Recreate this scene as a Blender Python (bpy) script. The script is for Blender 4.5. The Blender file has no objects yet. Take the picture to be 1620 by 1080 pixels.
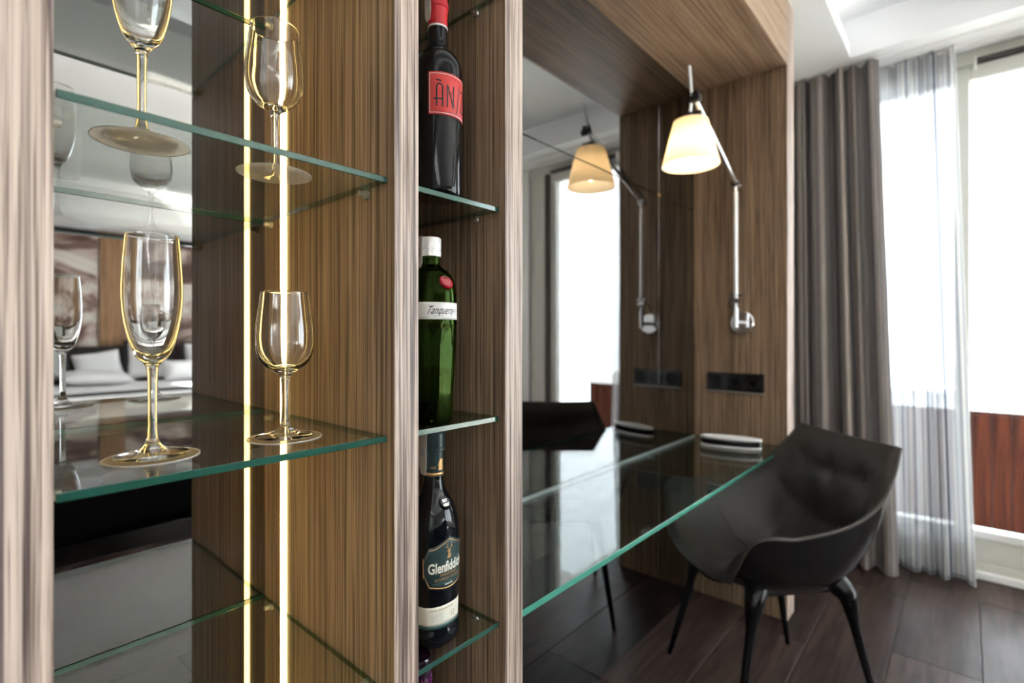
import bpy, bmesh, math, random
import numpy as np
from mathutils import Vector, Matrix
random.seed(7)
S = bpy.context.scene
C = S.collection
PI = math.pi

# ------------------------------------------------------------------ camera
CAMZ = 1.20
cd = bpy.data.cameras.new('camera'); cam = bpy.data.objects.new('camera', cd); C.objects.link(cam)
cam.location = (0, 0, CAMZ)
cam.rotation_euler = (PI/2, 0, math.radians(41.5 - 90))
cd.sensor_width = 36.0
cd.lens = 36.0 * 814 / 1620
cd.shift_y = -12 / 1620
cd.clip_start = 0.02
cd.dof.use_dof = True
cd.dof.focus_distance = 0.69
cd.dof.aperture_fstop = 3.0
S.camera = cam

# ------------------------------------------------------------------ world and exposure
W = bpy.data.worlds.new('world'); S.world = W; W.use_nodes = True
bg = W.node_tree.nodes['Background']
bg.inputs[0].default_value = (0.84, 0.92, 1.0, 1); bg.inputs[1].default_value = 4.6
S.view_settings.view_transform = 'Standard'; S.view_settings.look = 'None'
S.view_settings.gamma = 1.0; S.view_settings.use_curve_mapping = False
S.view_settings.exposure = 1.5
cy = S.cycles
cy.max_bounces = 14; cy.diffuse_bounces = 5; cy.glossy_bounces = 8
cy.transmission_bounces = 14; cy.transparent_max_bounces = 32
cy.sample_clamp_indirect = 8.0; cy.caustics_reflective = False

def portal(name, loc, rot, sx, sy):
    l = bpy.data.lights.new(name, 'AREA'); l.shape = 'RECTANGLE'; l.size = sx; l.size_y = sy
    l.cycles.is_portal = True
    o = bpy.data.objects.new(name, l); C.objects.link(o); o.location = loc; o.rotation_euler = rot
    return o
# daylight enters through the glazed doors of the window wall
portal('daylight_portal', (3.50, -0.18, 1.25), (0, PI/2, 0), 2.50, 1.40)
portal('daylight_portal', (3.50, -3.25, 1.22), (0, PI/2, 0), 2.40, 3.30)

# low sun added as bounce fill at the bedroom end, through the second glazed door
sd = bpy.data.lights.new('sun', 'SUN'); sd.energy = 40.0; sd.angle = 0.01; sd.color = (1.0, 0.99, 0.97)
sun = bpy.data.objects.new('sun', sd); C.objects.link(sun); sun.location = (8, 6, 8)
sun.rotation_euler = Vector((-0.70, -0.25, -0.58)).to_track_quat('-Z', 'Y').to_euler()
# white fill lamps added on the ledges of the two ceiling trays, shining up
def cove(loc, sx, sy, watt):
    l = bpy.data.lights.new('cove_fill_light', 'AREA'); l.shape = 'RECTANGLE'; l.size = sx; l.size_y = sy; l.energy = watt; l.color = (1.0, 0.985, 0.96)
    o = bpy.data.objects.new('cove_fill_light', l); C.objects.link(o); o.location = loc; o.rotation_euler = (PI, 0, 0)
cove((0.2, -1.57, 2.672), 5.5, 0.08, 66)
cove((-2.63, -3.62, 2.672), 0.08, 3.9, 14)
for yy in (0.515, -0.91): cove((0.2, yy, 2.672), 5.5, 0.05, 4)

# ------------------------------------------------------------------ materials
M = {}
def newmat(name):
    m = bpy.data.materials.new(name); m.use_nodes = True
    nt = m.node_tree; nt.nodes.clear()
    out = nt.nodes.new('ShaderNodeOutputMaterial')
    M[name] = m
    return m, nt, out
def N(nt, t, **kw):
    n = nt.nodes.new(t)
    for k, v in kw.items():
        setattr(n, k, v)
    return n
def setin(n, **kw):
    for k, v in kw.items():
        n.inputs[k.replace('_', ' ')].default_value = v
def pbr(name, col, rough=0.5, metal=0.0, spec=0.5, noise=0.0, nscale=30.0, bump=0.0, bscale=200.0, coat=0.0, trans=0.0, ior=1.45, sheen=0.0):
    m, nt, out = newmat(name)
    p = N(nt, 'ShaderNodeBsdfPrincipled')
    p.inputs['Base Color'].default_value = (*col, 1)
    p.inputs['Roughness'].default_value = rough; p.inputs['Metallic'].default_value = metal
    p.inputs['Specular IOR Level'].default_value = spec; p.inputs['Coat Weight'].default_value = coat
    p.inputs['Transmission Weight'].default_value = trans; p.inputs['IOR'].default_value = ior
    p.inputs['Sheen Weight'].default_value = sheen
    tc = N(nt, 'ShaderNodeTexCoord')
    if noise > 0:
        nz = N(nt, 'ShaderNodeTexNoise'); nz.inputs['Scale'].default_value = nscale; nz.inputs['Detail'].default_value = 4
        nt.links.new(tc.outputs['Object'], nz.inputs['Vector'])
        mx = N(nt, 'ShaderNodeMix', data_type='RGBA')
        mx.inputs[6].default_value = (*[c*(1-noise) for c in col], 1)
        mx.inputs[7].default_value = (*[min(1, c*(1+noise)) for c in col], 1)
        nt.links.new(nz.outputs['Fac'], mx.inputs[0]); nt.links.new(mx.outputs[2], p.inputs['Base Color'])
    if bump > 0:
        nb = N(nt, 'ShaderNodeTexNoise'); nb.inputs['Scale'].default_value = bscale; nb.inputs['Detail'].default_value = 3
        nt.links.new(tc.outputs['Object'], nb.inputs['Vector'])
        b = N(nt, 'ShaderNodeBump'); b.inputs['Strength'].default_value = bump; b.inputs['Distance'].default_value = 0.002
        nt.links.new(nb.outputs['Fac'], b.inputs['Height']); nt.links.new(b.outputs['Normal'], p.inputs['Normal'])
    nt.links.new(p.outputs[0], out.inputs[0])
    return m
def zebrano(name, axis, light, mid, dark, rough=0.45, fine=210.0, spec=0.35):
    """straight-grained veneer; grain runs along `axis`"""
    m, nt, out = newmat(name)
    tc = N(nt, 'ShaderNodeTexCoord')
    def streak(s_across, s_along, detail, dist):
        mp = N(nt, 'ShaderNodeMapping')
        sc = [s_across]*3; sc[axis] = s_along
        mp.inputs['Scale'].default_value = sc
        nt.links.new(tc.outputs['Object'], mp.inputs['Vector'])
        nz = N(nt, 'ShaderNodeTexNoise'); nz.inputs['Scale'].default_value = 1.0
        nz.inputs['Detail'].default_value = detail; nz.inputs['Roughness'].default_value = 0.6
        nz.inputs['Distortion'].default_value = dist
        nt.links.new(mp.outputs['Vector'], nz.inputs['Vector'])
        return nz.outputs['Fac']
    a = streak(fine, 1.5, 2.5, 0.35); b = streak(fine*2.3, 5.0, 2.0, 0.0); c = streak(26.0, 0.35, 2.0, 0.0)
    r1 = N(nt, 'ShaderNodeValToRGB')
    e = r1.color_ramp.elements
    e[0].position = 0.36; e[0].color = (*dark, 1); e[1].position = 0.66; e[1].color = (*light, 1)
    k = r1.color_ramp.elements.new(0.49); k.color = (*mid, 1)
    nt.links.new(a, r1.inputs['Fac'])
    r2 = N(nt, 'ShaderNodeValToRGB')
    e = r2.color_ramp.elements
    e[0].position = 0.36; e[0].color = (0.42, 0.38, 0.36, 1); e[1].position = 0.50; e[1].color = (1, 1, 1, 1)
    nt.links.new(b, r2.inputs['Fac'])
    r3 = N(nt, 'ShaderNodeValToRGB')
    e = r3.color_ramp.elements
    e[0].position = 0.35; e[0].color = (0.74, 0.73, 0.72, 1); e[1].position = 0.65; e[1].color = (1, 1, 1, 1)
    nt.links.new(c, r3.inputs['Fac'])
    m1 = N(nt, 'ShaderNodeMix', data_type='RGBA', blend_type='MULTIPLY'); m1.inputs[0].default_value = 1
    m2 = N(nt, 'ShaderNodeMix', data_type='RGBA', blend_type='MULTIPLY'); m2.inputs[0].default_value = 1
    nt.links.new(r1.outputs[0], m1.inputs[6]); nt.links.new(r2.outputs[0], m1.inputs[7])
    nt.links.new(m1.outputs[2], m2.inputs[6]); nt.links.new(r3.outputs[0], m2.inputs[7])
    p = N(nt, 'ShaderNodeBsdfPrincipled')
    p.inputs['Roughness'].default_value = rough; p.inputs['Specular IOR Level'].default_value = spec
    nt.links.new(m2.outputs[2], p.inputs['Base Color'])
    bp = N(nt, 'ShaderNodeBump'); bp.inputs['Strength'].default_value = 0.25; bp.inputs['Distance'].default_value = 0.001
    nt.links.new(a, bp.inputs['Height']); nt.links.new(bp.outputs['Normal'], p.inputs['Normal'])
    nt.links.new(p.outputs[0], out.inputs[0])
    return m
WL, WM_, WD = (0.50, 0.35, 0.225), (0.355, 0.24, 0.148), (0.135, 0.085, 0.052)
zebrano('wood_z', 2, WL, WM_, WD)
zebrano('wood_x', 0, (0.53, 0.375, 0.245), (0.425, 0.29, 0.185), (0.25, 0.165, 0.105), fine=260)
EL, EM, ED = (0.76, 0.62, 0.53), (0.57, 0.45, 0.375), (0.17, 0.125, 0.115)
zebrano('wood_edge_lit', 2, EL, EM, ED, fine=165)  # paler front edges: the daylight falling on them is put into the colour
zebrano('wood_pilaster', 2, (0.55, 0.33, 0.17), (0.45, 0.26, 0.13), (0.25, 0.14, 0.07))
zebrano('terrace_wood', 2, (0.085, 0.020, 0.008), (0.062, 0.014, 0.006), (0.034, 0.008, 0.004), fine=60, spec=0.1, rough=0.7)
zebrano('headboard_wood', 0, (0.06, 0.042, 0.034), (0.048, 0.033, 0.027), (0.03, 0.02, 0.017))

def archglass(name, tint, ior=1.5, rough=0.0):
    m, nt, out = newmat(name)
    g = N(nt, 'ShaderNodeNewGeometry')
    mxi = N(nt, 'ShaderNodeMix', data_type='FLOAT')
    mxi.inputs[2].default_value = ior; mxi.inputs[3].default_value = 1/ior
    nt.links.new(g.outputs['Backfacing'], mxi.inputs[0])
    fr = N(nt, 'ShaderNodeFresnel'); nt.links.new(mxi.outputs[0], fr.inputs['IOR'])
    tr = N(nt, 'ShaderNodeBsdfTransparent'); tr.inputs[0].default_value = (*tint, 1)
    gl = N(nt, 'ShaderNodeBsdfGlossy'); gl.inputs['Roughness'].default_value = rough
    mx = N(nt, 'ShaderNodeMixShader')
    nt.links.new(fr.outputs[0], mx.inputs[0]); nt.links.new(tr.outputs[0], mx.inputs[1]); nt.links.new(gl.outputs[0], mx.inputs[2])
    nt.links.new(mx.outputs[0], out.inputs[0])
    return m
archglass('shelf_glass', (0.93, 0.965, 0.95))
archglass('desk_glass', (0.78, 0.84, 0.82), 1.6)
archglass('pane_glass', (0.97, 0.985, 0.98))
pbr('glass_edge', (0.016, 0.075, 0.054), rough=0.10, spec=0.7, noise=0.25, nscale=60)
archglass('edge_faint', (0.36, 0.55, 0.44))
pbr('edge_sealant', (0.55, 0.60, 0.62), rough=0.2, spec=0.6)
pbr('desk_edge', (0.06, 0.27, 0.20), rough=0.12, spec=0.6, noise=0.2, nscale=20)
def mirror(name, col):
    m, nt, out = newmat(name)
    g = N(nt, 'ShaderNodeBsdfGlossy'); g.inputs['Roughness'].default_value = 0.0
    g.inputs['Color'].default_value = (*col, 1); nt.links.new(g.outputs[0], out.inputs[0])
mirror('smoked_mirror', (0.285, 0.28, 0.275))
def clear(name, col=(1, 1, 1), ior=1.5):
    m, nt, out = newmat(name)
    g = N(nt, 'ShaderNodeBsdfGlass'); g.inputs['Color'].default_value = (*col, 1)
    g.inputs['Roughness'].default_value = 0; g.inputs['IOR'].default_value = ior
    nt.links.new(g.outputs[0], out.inputs[0])
clear('crystal', (0.985, 0.985, 0.98), 1.5)
pbr('clear_plastic', (0.75, 0.70, 0.58), rough=0.12, trans=0.4)
clear('green_glass', (0.24, 0.38, 0.11), 1.42)
def emit(name, col, s):
    m, nt, out = newmat(name)
    e = N(nt, 'ShaderNodeEmission'); e.inputs[0].default_value = (*col, 1); e.inputs[1].default_value = s
    nt.links.new(e.outputs[0], out.inputs[0])
emit('led', (1.0, 0.70, 0.24), 5.0)
emit('spot_glow', (1.0, 0.82, 0.6), 25.0)
emit('bulb_glow', (1.0, 0.80, 0.55), 2.0)
pbr('chrome', (0.86, 0.86, 0.87), rough=0.08, metal=1)
pbr('aluminium', (0.80, 0.80, 0.80), rough=0.28, metal=1)
pbr('dark_metal', (0.05, 0.05, 0.05), rough=0.35, metal=1)
pbr('black_plastic', (0.005, 0.005, 0.006), rough=0.16, spec=0.35)
pbr('socket_plate', (0.02, 0.018, 0.017), rough=0.12, coat=0.5)
pbr('black_satin', (0.012, 0.012, 0.014), rough=0.30)
pbr('chair_leather', (0.038, 0.032, 0.028), rough=0.42, spec=0.45, noise=0.12, nscale=14, bump=0.15, bscale=350)
pbr('sofa_leather', (0.009, 0.008, 0.009), rough=0.5, spec=0.3, bump=0.2, bscale=150)
pbr('white_gloss', (0.86, 0.86, 0.85), rough=0.15)
pbr('white_paint', (0.86, 0.87, 0.88), rough=0.7, noise=0.015, nscale=3)
pbr('wall_paint', (0.80, 0.80, 0.79), rough=0.8, noise=0.02, nscale=2)
pbr('frame_paint', (0.62, 0.61, 0.55), rough=0.4, noise=0.03, nscale=5)
pbr('frame_white', (0.82, 0.82, 0.80), rough=0.4)
pbr('dark_gasket', (0.045, 0.043, 0.04), rough=0.5)
pbr('linen', (0.86, 0.86, 0.87), rough=0.9, noise=0.03, nscale=12, bump=0.2, bscale=90, sheen=0.2)
pbr('grey_linen', (0.46, 0.47, 0.44), rough=0.9, noise=0.05, nscale=15)
pbr('black_trim', (0.012, 0.012, 0.016), rough=0.7)
m, nt, out = newmat('coaster_film')
tr_ = N(nt, 'ShaderNodeBsdfTransparent'); tr_.inputs[0].default_value = (0.92, 0.85, 0.78, 1)
tl_ = N(nt, 'ShaderNodeBsdfTranslucent'); tl_.inputs[0].default_value = (0.97, 0.87, 0.80, 1)
nz_ = N(nt, 'ShaderNodeTexNoise'); nz_.inputs['Scale'].default_value = 400
mr_ = N(nt, 'ShaderNodeMapRange'); mr_.inputs[3].default_value = 0.58; mr_.inputs[4].default_value = 0.70
mx_ = N(nt, 'ShaderNodeMixShader'); nt.links.new(nz_.outputs['Fac'], mr_.inputs[0]); nt.links.new(mr_.outputs[0], mx_.inputs[0])
nt.links.new(tr_.outputs[0], mx_.inputs[1]); nt.links.new(tl_.outputs[0], mx_.inputs[2]); nt.links.new(mx_.outputs[0], out.inputs[0])
pbr('coaster_rim', (0.72, 0.70, 0.68), rough=0.6)
pbr('wine_glass_dark', (0.004, 0.004, 0.005), rough=0.05, spec=0.28)
pbr('whisky_glass', (0.003, 0.004, 0.006), rough=0.04, spec=0.4)
pbr('red_foil', (0.46, 0.012, 0.018), rough=0.33, noise=0.06, nscale=70)
pbr('red_label', (0.52, 0.034, 0.030), rough=0.5, noise=0.05, nscale=50)
pbr('ink', (0.012, 0.011, 0.012), rough=0.5)
pbr('label_white', (0.66, 0.65, 0.62), rough=0.5, noise=0.02, nscale=90)
pbr('cream_label', (0.74, 0.72, 0.62), rough=0.55, noise=0.03, nscale=90)
pbr('teal_label', (0.020, 0.042, 0.043), rough=0.42, noise=0.08, nscale=120)
pbr('teal_foil', (0.011, 0.028, 0.029), rough=0.3, noise=0.1, nscale=60)
pbr('teal_band', (0.05, 0.11, 0.10), rough=0.4)
pbr('gold_foil', (0.62, 0.36, 0.15), rough=0.3, metal=0.7)
pbr('tan_ink', (0.42, 0.30, 0.20), rough=0.6)
pbr('grey_ink', (0.42, 0.43, 0.40), rough=0.6)
pbr('blue_ink', (0.10, 0.15, 0.42), rough=0.6)
pbr('silver_cap', (0.78, 0.77, 0.75), rough=0.30, metal=0.35, noise=0.02, nscale=60)
pbr('red_seal', (0.32, 0.004, 0.014), rough=0.12, coat=0.6)
pbr('purple_glass', (0.08, 0.010, 0.066), rough=0.12, coat=0.6)
pbr('purple_dark', (0.022, 0.006, 0.02), rough=0.15, coat=0.5)
pbr('cream_bounce', (0.74, 0.70, 0.63), rough=0.95, noise=0.06, nscale=80)
pbr('terrace_tile', (0.30, 0.28, 0.25), rough=0.7, noise=0.05, nscale=4)
pbr('subfloor', (0.085, 0.070, 0.062), rough=0.7)
pbr('blind_fabric', (0.62, 0.62, 0.58), rough=0.9)

# lamp shade: parchment, lets the bulb glow through
m, nt, out = newmat('parchment')
d = N(nt, 'ShaderNodeBsdfDiffuse'); d.inputs[0].default_value = (0.90, 0.82, 0.68, 1)
t = N(nt, 'ShaderNodeBsdfTranslucent'); t.inputs[0].default_value = (0.94, 0.84, 0.66, 1)
mx = N(nt, 'ShaderNodeMixShader'); mx.inputs[0].default_value = 0.6
nt.links.new(d.outputs[0], mx.inputs[1]); nt.links.new(t.outputs[0], mx.inputs[2]); nt.links.new(mx.outputs[0], out.inputs[0])

# dark floor planks, each a little different
m, nt, out = newmat('plank_wood')
tc = N(nt, 'ShaderNodeTexCoord'); oi = N(nt, 'ShaderNodeObjectInfo')
mp = N(nt, 'ShaderNodeMapping'); mp.inputs['Scale'].default_value = (3, 34, 30)
ad = N(nt, 'ShaderNodeVectorMath', operation='ADD')
ml = N(nt, 'ShaderNodeMath', operation='MULTIPLY'); ml.inputs[1].default_value = 40
nt.links.new(oi.outputs['Random'], ml.inputs[0])
nt.links.new(tc.outputs['Object'], ad.inputs[0]); nt.links.new(ml.outputs[0], ad.inputs[1])
nt.links.new(ad.outputs[0], mp.inputs['Vector'])
nz = N(nt, 'ShaderNodeTexNoise'); nz.inputs['Scale'].default_value = 1; nz.inputs['Detail'].default_value = 6; nz.inputs['Distortion'].default_value = 0.8
nt.links.new(mp.outputs[0], nz.inputs['Vector'])
nz2 = N(nt, 'ShaderNodeTexNoise'); nz2.inputs['Scale'].default_value = 9; nz2.inputs['Detail'].default_value = 4
nt.links.new(ad.outputs[0], nz2.inputs['Vector'])
rp = N(nt, 'ShaderNodeValToRGB'); e = rp.color_ramp.elements
e[0].position = 0.3; e[0].color = (0.018, 0.0115, 0.0095, 1); e[1].position = 0.72; e[1].color = (0.062, 0.040, 0.033, 1)
nt.links.new(nz.outputs['Fac'], rp.inputs[0])
mr = N(nt, 'ShaderNodeMapRange'); mr.inputs[3].default_value = 0.7; mr.inputs[4].default_value = 1.3
nt.links.new(oi.outputs['Random'], mr.inputs[0])
mm = N(nt, 'ShaderNodeVectorMath', operation='SCALE'); nt.links.new(rp.outputs[0], mm.inputs[0]); nt.links.new(mr.outputs[0], mm.inputs['Scale'])
p = N(nt, 'ShaderNodeBsdfPrincipled'); p.inputs['Specular IOR Level'].default_value = 0.14; nt.links.new(mm.outputs[0], p.inputs['Base Color'])
mr2 = N(nt, 'ShaderNodeMapRange'); mr2.inputs[3].default_value = 0.30; mr2.inputs[4].default_value = 0.50
nt.links.new(nz2.outputs['Fac'], mr2.inputs[0]); nt.links.new(mr2.outputs[0], p.inputs['Roughness'])
b = N(nt, 'ShaderNodeBump'); b.inputs['Strength'].default_value = 0.12; b.inputs['Distance'].default_value = 0.002
nt.links.new(nz.outputs['Fac'], b.inputs['Height']); nt.links.new(b.outputs[0], p.inputs['Normal'])
nt.links.new(p.outputs[0], out.inputs[0])

# striped curtain cloth: stripes are woven along the cloth width (UV u in metres)
def stripes(name, stops, scale, transp, transl):
    m, nt, out = newmat(name)
    uv = N(nt, 'ShaderNodeUVMap')
    sp = N(nt, 'ShaderNodeSeparateXYZ'); nt.links.new(uv.outputs[0], sp.inputs[0])
    cb = N(nt, 'ShaderNodeCombineXYZ')
    mu = N(nt, 'ShaderNodeMath', operation='MULTIPLY'); mu.inputs[1].default_value = scale
    nt.links.new(sp.outputs[0], mu.inputs[0]); nt.links.new(mu.outputs[0], cb.inputs[0])
    nz = N(nt, 'ShaderNodeTexNoise'); nz.inputs['Scale'].default_value = 1; nz.inputs['Detail'].default_value = 1.5; nz.inputs['Roughness'].default_value = 0.6
    nt.links.new(cb.outputs[0], nz.inputs['Vector'])
    rp = N(nt, 'ShaderNodeValToRGB'); rp.color_ramp.interpolation = 'CONSTANT' if False else 'LINEAR'
    e = rp.color_ramp.elements
    e[0].position = stops[0][0]; e[0].color = (*stops[0][1], 1); e[1].position = stops[-1][0]; e[1].color = (*stops[-1][1], 1)
    for q, c in stops[1:-1]:
        k = e.new(q); k.color = (*c, 1)
    nt.links.new(nz.outputs['Fac'], rp.inputs[0])
    d = N(nt, 'ShaderNodeBsdfDiffuse'); t = N(nt, 'ShaderNodeBsdfTranslucent')
    nt.links.new(rp.outputs[0], d.inputs[0]); nt.links.new(rp.outputs[0], t.inputs[0])
    mx = N(nt, 'ShaderNodeMixShader'); mx.inputs[0].default_value = transl
    nt.links.new(d.outputs[0], mx.inputs[1]); nt.links.new(t.outputs[0], mx.inputs[2])
    tr = N(nt, 'ShaderNodeBsdfTransparent'); nt.links.new(rp.outputs[0], tr.inputs[0])
    m2 = N(nt, 'ShaderNodeMixShader'); m2.inputs[0].default_value = transp
    nt.links.new(mx.outputs[0], m2.inputs[1]); nt.links.new(tr.outputs[0], m2.inputs[2])
    nt.links.new(m2.outputs[0], out.inputs[0])
stripes('drape_cloth', [(0.36, (0.07, 0.06, 0.06)), (0.42, (0.34, 0.30, 0.27)), (0.455, (0.11, 0.105, 0.115)), (0.49, (0.30, 0.26, 0.235)), (0.53, (0.16, 0.15, 0.16)), (0.56, (0.62, 0.56, 0.49)), (0.59, (0.24, 0.21, 0.20)), (0.66, (0.46, 0.40, 0.35))], 13, 0.0, 0.10)
stripes('sheer_cloth', [(0.36, (0.12, 0.13, 0.16)), (0.42, (0.70, 0.71, 0.74)), (0.47, (0.86, 0.86, 0.86)), (0.50, (0.20, 0.21, 0.25)), (0.53, (0.84, 0.83, 0.81)), (0.58, (0.88, 0.87, 0.84)), (0.61, (0.32, 0.31, 0.33)), (0.66, (0.62, 0.58, 0.54))], 17, 0.34, 0.30)

# painted mural: sweeping brown brush shapes on cream
m, nt, out = newmat('mural_print')
tc = N(nt, 'ShaderNodeTexCoord'); mp = N(nt, 'ShaderNodeMapping'); mp.inputs['Scale'].default_value = (0.9, 1, 1.9); mp.inputs['Rotation'].default_value = (0, 0.5, 0)
nt.links.new(tc.outputs['Object'], mp.inputs['Vector'])
nz = N(nt, 'ShaderNodeTexNoise'); nz.inputs['Scale'].default_value = 1.15; nz.inputs['Detail'].default_value = 3; nz.inputs['Distortion'].default_value = 1.6
nt.links.new(mp.outputs[0], nz.inputs['Vector'])
rp = N(nt, 'ShaderNodeValToRGB'); e = rp.color_ramp.elements
e[0].position = 0.40; e[0].color = (0.10, 0.055, 0.042, 1); e[1].position = 0.60; e[1].color = (0.74, 0.69, 0.62, 1)
k = e.new(0.47); k.color = (0.24, 0.15, 0.12, 1); k = e.new(0.52); k.color = (0.50, 0.40, 0.36, 1)
nt.links.new(nz.outputs['Fac'], rp.inputs[0])
p = N(nt, 'ShaderNodeBsdfPrincipled'); p.inputs['Roughness'].default_value = 0.7
nt.links.new(rp.outputs[0], p.inputs['Base Color']); nt.links.new(p.outputs[0], out.inputs[0])

# ------------------------------------------------------------------ mesh helpers
def bm_obj(name, bm, mat, parent=None, smooth=False, loc=(0, 0, 0), rot=(0, 0, 0)):
    me = bpy.data.meshes.new(name); bm.normal_update(); bm.to_mesh(me); bm.free()
    return me_obj(name, me, mat, parent, smooth, loc, rot)
def me_obj(name, me, mat, parent=None, smooth=False, loc=(0, 0, 0), rot=(0, 0, 0)):
    o = bpy.data.objects.new(name, me); C.objects.link(o)
    for mt in (mat if isinstance(mat, (list, tuple)) else [mat]):
        me.materials.append(M[mt])
    o.location = loc; o.rotation_euler = rot
    if parent: o.parent = parent
    if smooth == 'auto':
        for f in me.polygons: f.use_smooth = True
        try: me.set_sharp_from_angle(angle=math.radians(38))
        except Exception: pass
    elif smooth:
        for f in me.polygons: f.use_smooth = True
    return o
def box(bm, x0, x1, y0, y1, z0, z1, bevel=0.0, seg=1):
    r = bmesh.ops.create_cube(bm, size=1.0)
    for v in r['verts']:
        v.co = Vector(((x0+x1)/2 + v.co.x*(x1-x0), (y0+y1)/2 + v.co.y*(y1-y0), (z0+z1)/2 + v.co.z*(z1-z0)))
    if bevel > 0:
        es = list({e for v in r['verts'] for e in v.link_edges})
        bmesh.ops.bevel(bm, geom=es, offset=bevel, segments=seg, profile=0.6, affect='EDGES')
    return bm
def boxo(name, dims, mat, parent=None, bevel=0.0, seg=1, **kw):
    bm = bmesh.new(); box(bm, *dims, bevel=bevel, seg=seg)
    return bm_obj(name, bm, mat, parent, **kw)
def lathe(bm, prof, n=48, rfun=None, caps=True):
    """prof: list of (r, z); rfun(theta, r, z) modifies the radius. theta=0 faces -y, positive to +x"""
    rings = []
    for r, z in prof:
        ring = []
        if r < 1e-6:
            ring = [bm.verts.new((0, 0, z))]
        else:
            for i in range(n):
                th = 2*PI*i/n
                rr = rfun(th, r, z) if rfun else r
                ring.append(bm.verts.new((rr*math.sin(th), -rr*math.cos(th), z)))
        rings.append(ring)
    for a, b in zip(rings, rings[1:]):
        if len(a) == 1 and len(b) == 1: continue
        for i in range(n):
            j = (i+1) % n
            try:
                if len(a) == 1: bm.faces.new((a[0], b[j], b[i]))
                elif len(b) == 1: bm.faces.new((a[i], a[j], b[0]))
                else: bm.faces.new((a[i], a[j], b[j], b[i]))
            except ValueError: pass
    if caps:
        for ring, fl in ((rings[0], True), (rings[-1], False)):
            if len(ring) > 2:
                bm.faces.new(ring[::-1] if fl else ring)
    return bm
def spline(pts, per=6):
    P = [Vector(p) for p in pts]; out = []
    for i in range(len(P)-1):
        p0 = P[max(i-1, 0)]; p1 = P[i]; p2 = P[i+1]; p3 = P[min(i+2, len(P)-1)]
        for k in range(per):
            t = k/per
            out.append(0.5*((2*p1) + (p2-p0)*t + (2*p0-5*p1+4*p2-p3)*t*t + (3*p1-p0-3*p2+p3)*t**3))
    out.append(P[-1]); return out
def tube(bm, path, rad, n=12, caps=True):
    path = [Vector(p) for p in path]
    rs = rad if isinstance(rad, (list, tuple)) else [rad]*len(path)
    rings = []; up = None
    for i, p in enumerate(path):
        d = (path[min(i+1, len(path)-1)] - path[max(i-1, 0)]).normalized()
        if up is None:
            up = Vector((0, 0, 1)) if abs(d.z) < 0.9 else Vector((1, 0, 0))
        s = d.cross(up).normalized(); up = s.cross(d).normalized()
        rings.append([bm.verts.new(p + rs[i]*(math.cos(2*PI*k/n)*s + math.sin(2*PI*k/n)*up)) for k in range(n)])
    for a, b in zip(rings, rings[1:]):
        for k in range(n):
            bm.faces.new((a[k], a[(k+1) % n], b[(k+1) % n], b[k]))
    if caps:
        bm.faces.new(rings[0][::-1]); bm.faces.new(rings[-1])
    bmesh.ops.recalc_face_normals(bm, faces=bm.faces[:])
    return bm
def grid_mesh(name, P, uv=None):
    """P[i][j] -> Vector"""
    ni, nj = len(P), len(P[0])
    vs = [tuple(P[i][j]) for i in range(ni) for j in range(nj)]
    fs = [(i*nj+j, (i+1)*nj+j, (i+1)*nj+j+1, i*nj+j+1) for i in range(ni-1) for j in range(nj-1)]
    me = bpy.data.meshes.new(name); me.from_pydata(vs, [], fs)
    if uv is not None:
        l = me.uv_layers.new(name='UVMap')
        for f in me.polygons:
            for li in f.loop_indices:
                vi = me.loops[li].vertex_index
                l.data[li].uv = uv[vi // nj][vi % nj]
    me.update(); return me
def slab_mesh(name, A, B):
    """closed solid between grids A (front) and B (back)"""
    ni, nj = len(A), len(A[0]); n = ni*nj
    vs = [tuple(A[i][j]) for i in range(ni) for j in range(nj)] + [tuple(B[i][j]) for i in range(ni) for j in range(nj)]
    fs = []
    for i in range(ni-1):
        for j in range(nj-1):
            a, b, c, d = i*nj+j, (i+1)*nj+j, (i+1)*nj+j+1, i*nj+j+1
            fs.append((a, b, c, d)); fs.append((n+a, n+d, n+c, n+b))
    rim = [(0, j) for j in range(nj)] + [(i, nj-1) for i in range(1, ni)] + [(ni-1, j) for j in range(nj-2, -1, -1)] + [(i, 0) for i in range(ni-2, 0, -1)]
    for k in range(len(rim)):
        a = rim[k][0]*nj+rim[k][1]; b = rim[(k+1) % len(rim)][0]*nj+rim[(k+1) % len(rim)][1]
        fs.append((a, b, n+b, n+a))
    me = bpy.data.meshes.new(name); me.from_pydata(vs, [], fs); me.update()
    bm = bmesh.new(); bm.from_mesh(me); bmesh.ops.recalc_face_normals(bm, faces=bm.faces[:]); bm.to_mesh(me); bm.free()
    return me
def tag(o, label, cat, group=None):
    o['label'] = label; o['category'] = cat
    if group: o['group'] = group
    return o
def thing(name, label, cat, loc=(0, 0, 0), rotz=0.0, group=None):
    o = bpy.data.objects.new(name, None); C.objects.link(o); o.empty_display_size = 0.1
    o.location = loc; o.rotation_euler = (0, 0, rotz)
    return tag(o, label, cat, group)
def struct(o):
    o['kind'] = 'structure'; return o
def text_mesh(s, size, shear=0.0, offset=0.0, xscale=1.0, align='CENTER', spacing=1.0):
    cu = bpy.data.curves.new('lettering', 'FONT'); cu.body = s; cu.size = size; cu.shear = shear; cu.offset = offset
    cu.align_x = align; cu.align_y = 'CENTER'; cu.resolution_u = 3; cu.space_character = spacing
    o = bpy.data.objects.new('lettering', cu); C.objects.link(o)
    dg = bpy.context.evaluated_depsgraph_get()
    me = bpy.data.meshes.new_from_object(o.evaluated_get(dg))
    bpy.data.objects.remove(o); bpy.data.curves.remove(cu)
    me.materials.clear()
    for v in me.vertices: v.co.x *= xscale
    return me
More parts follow.
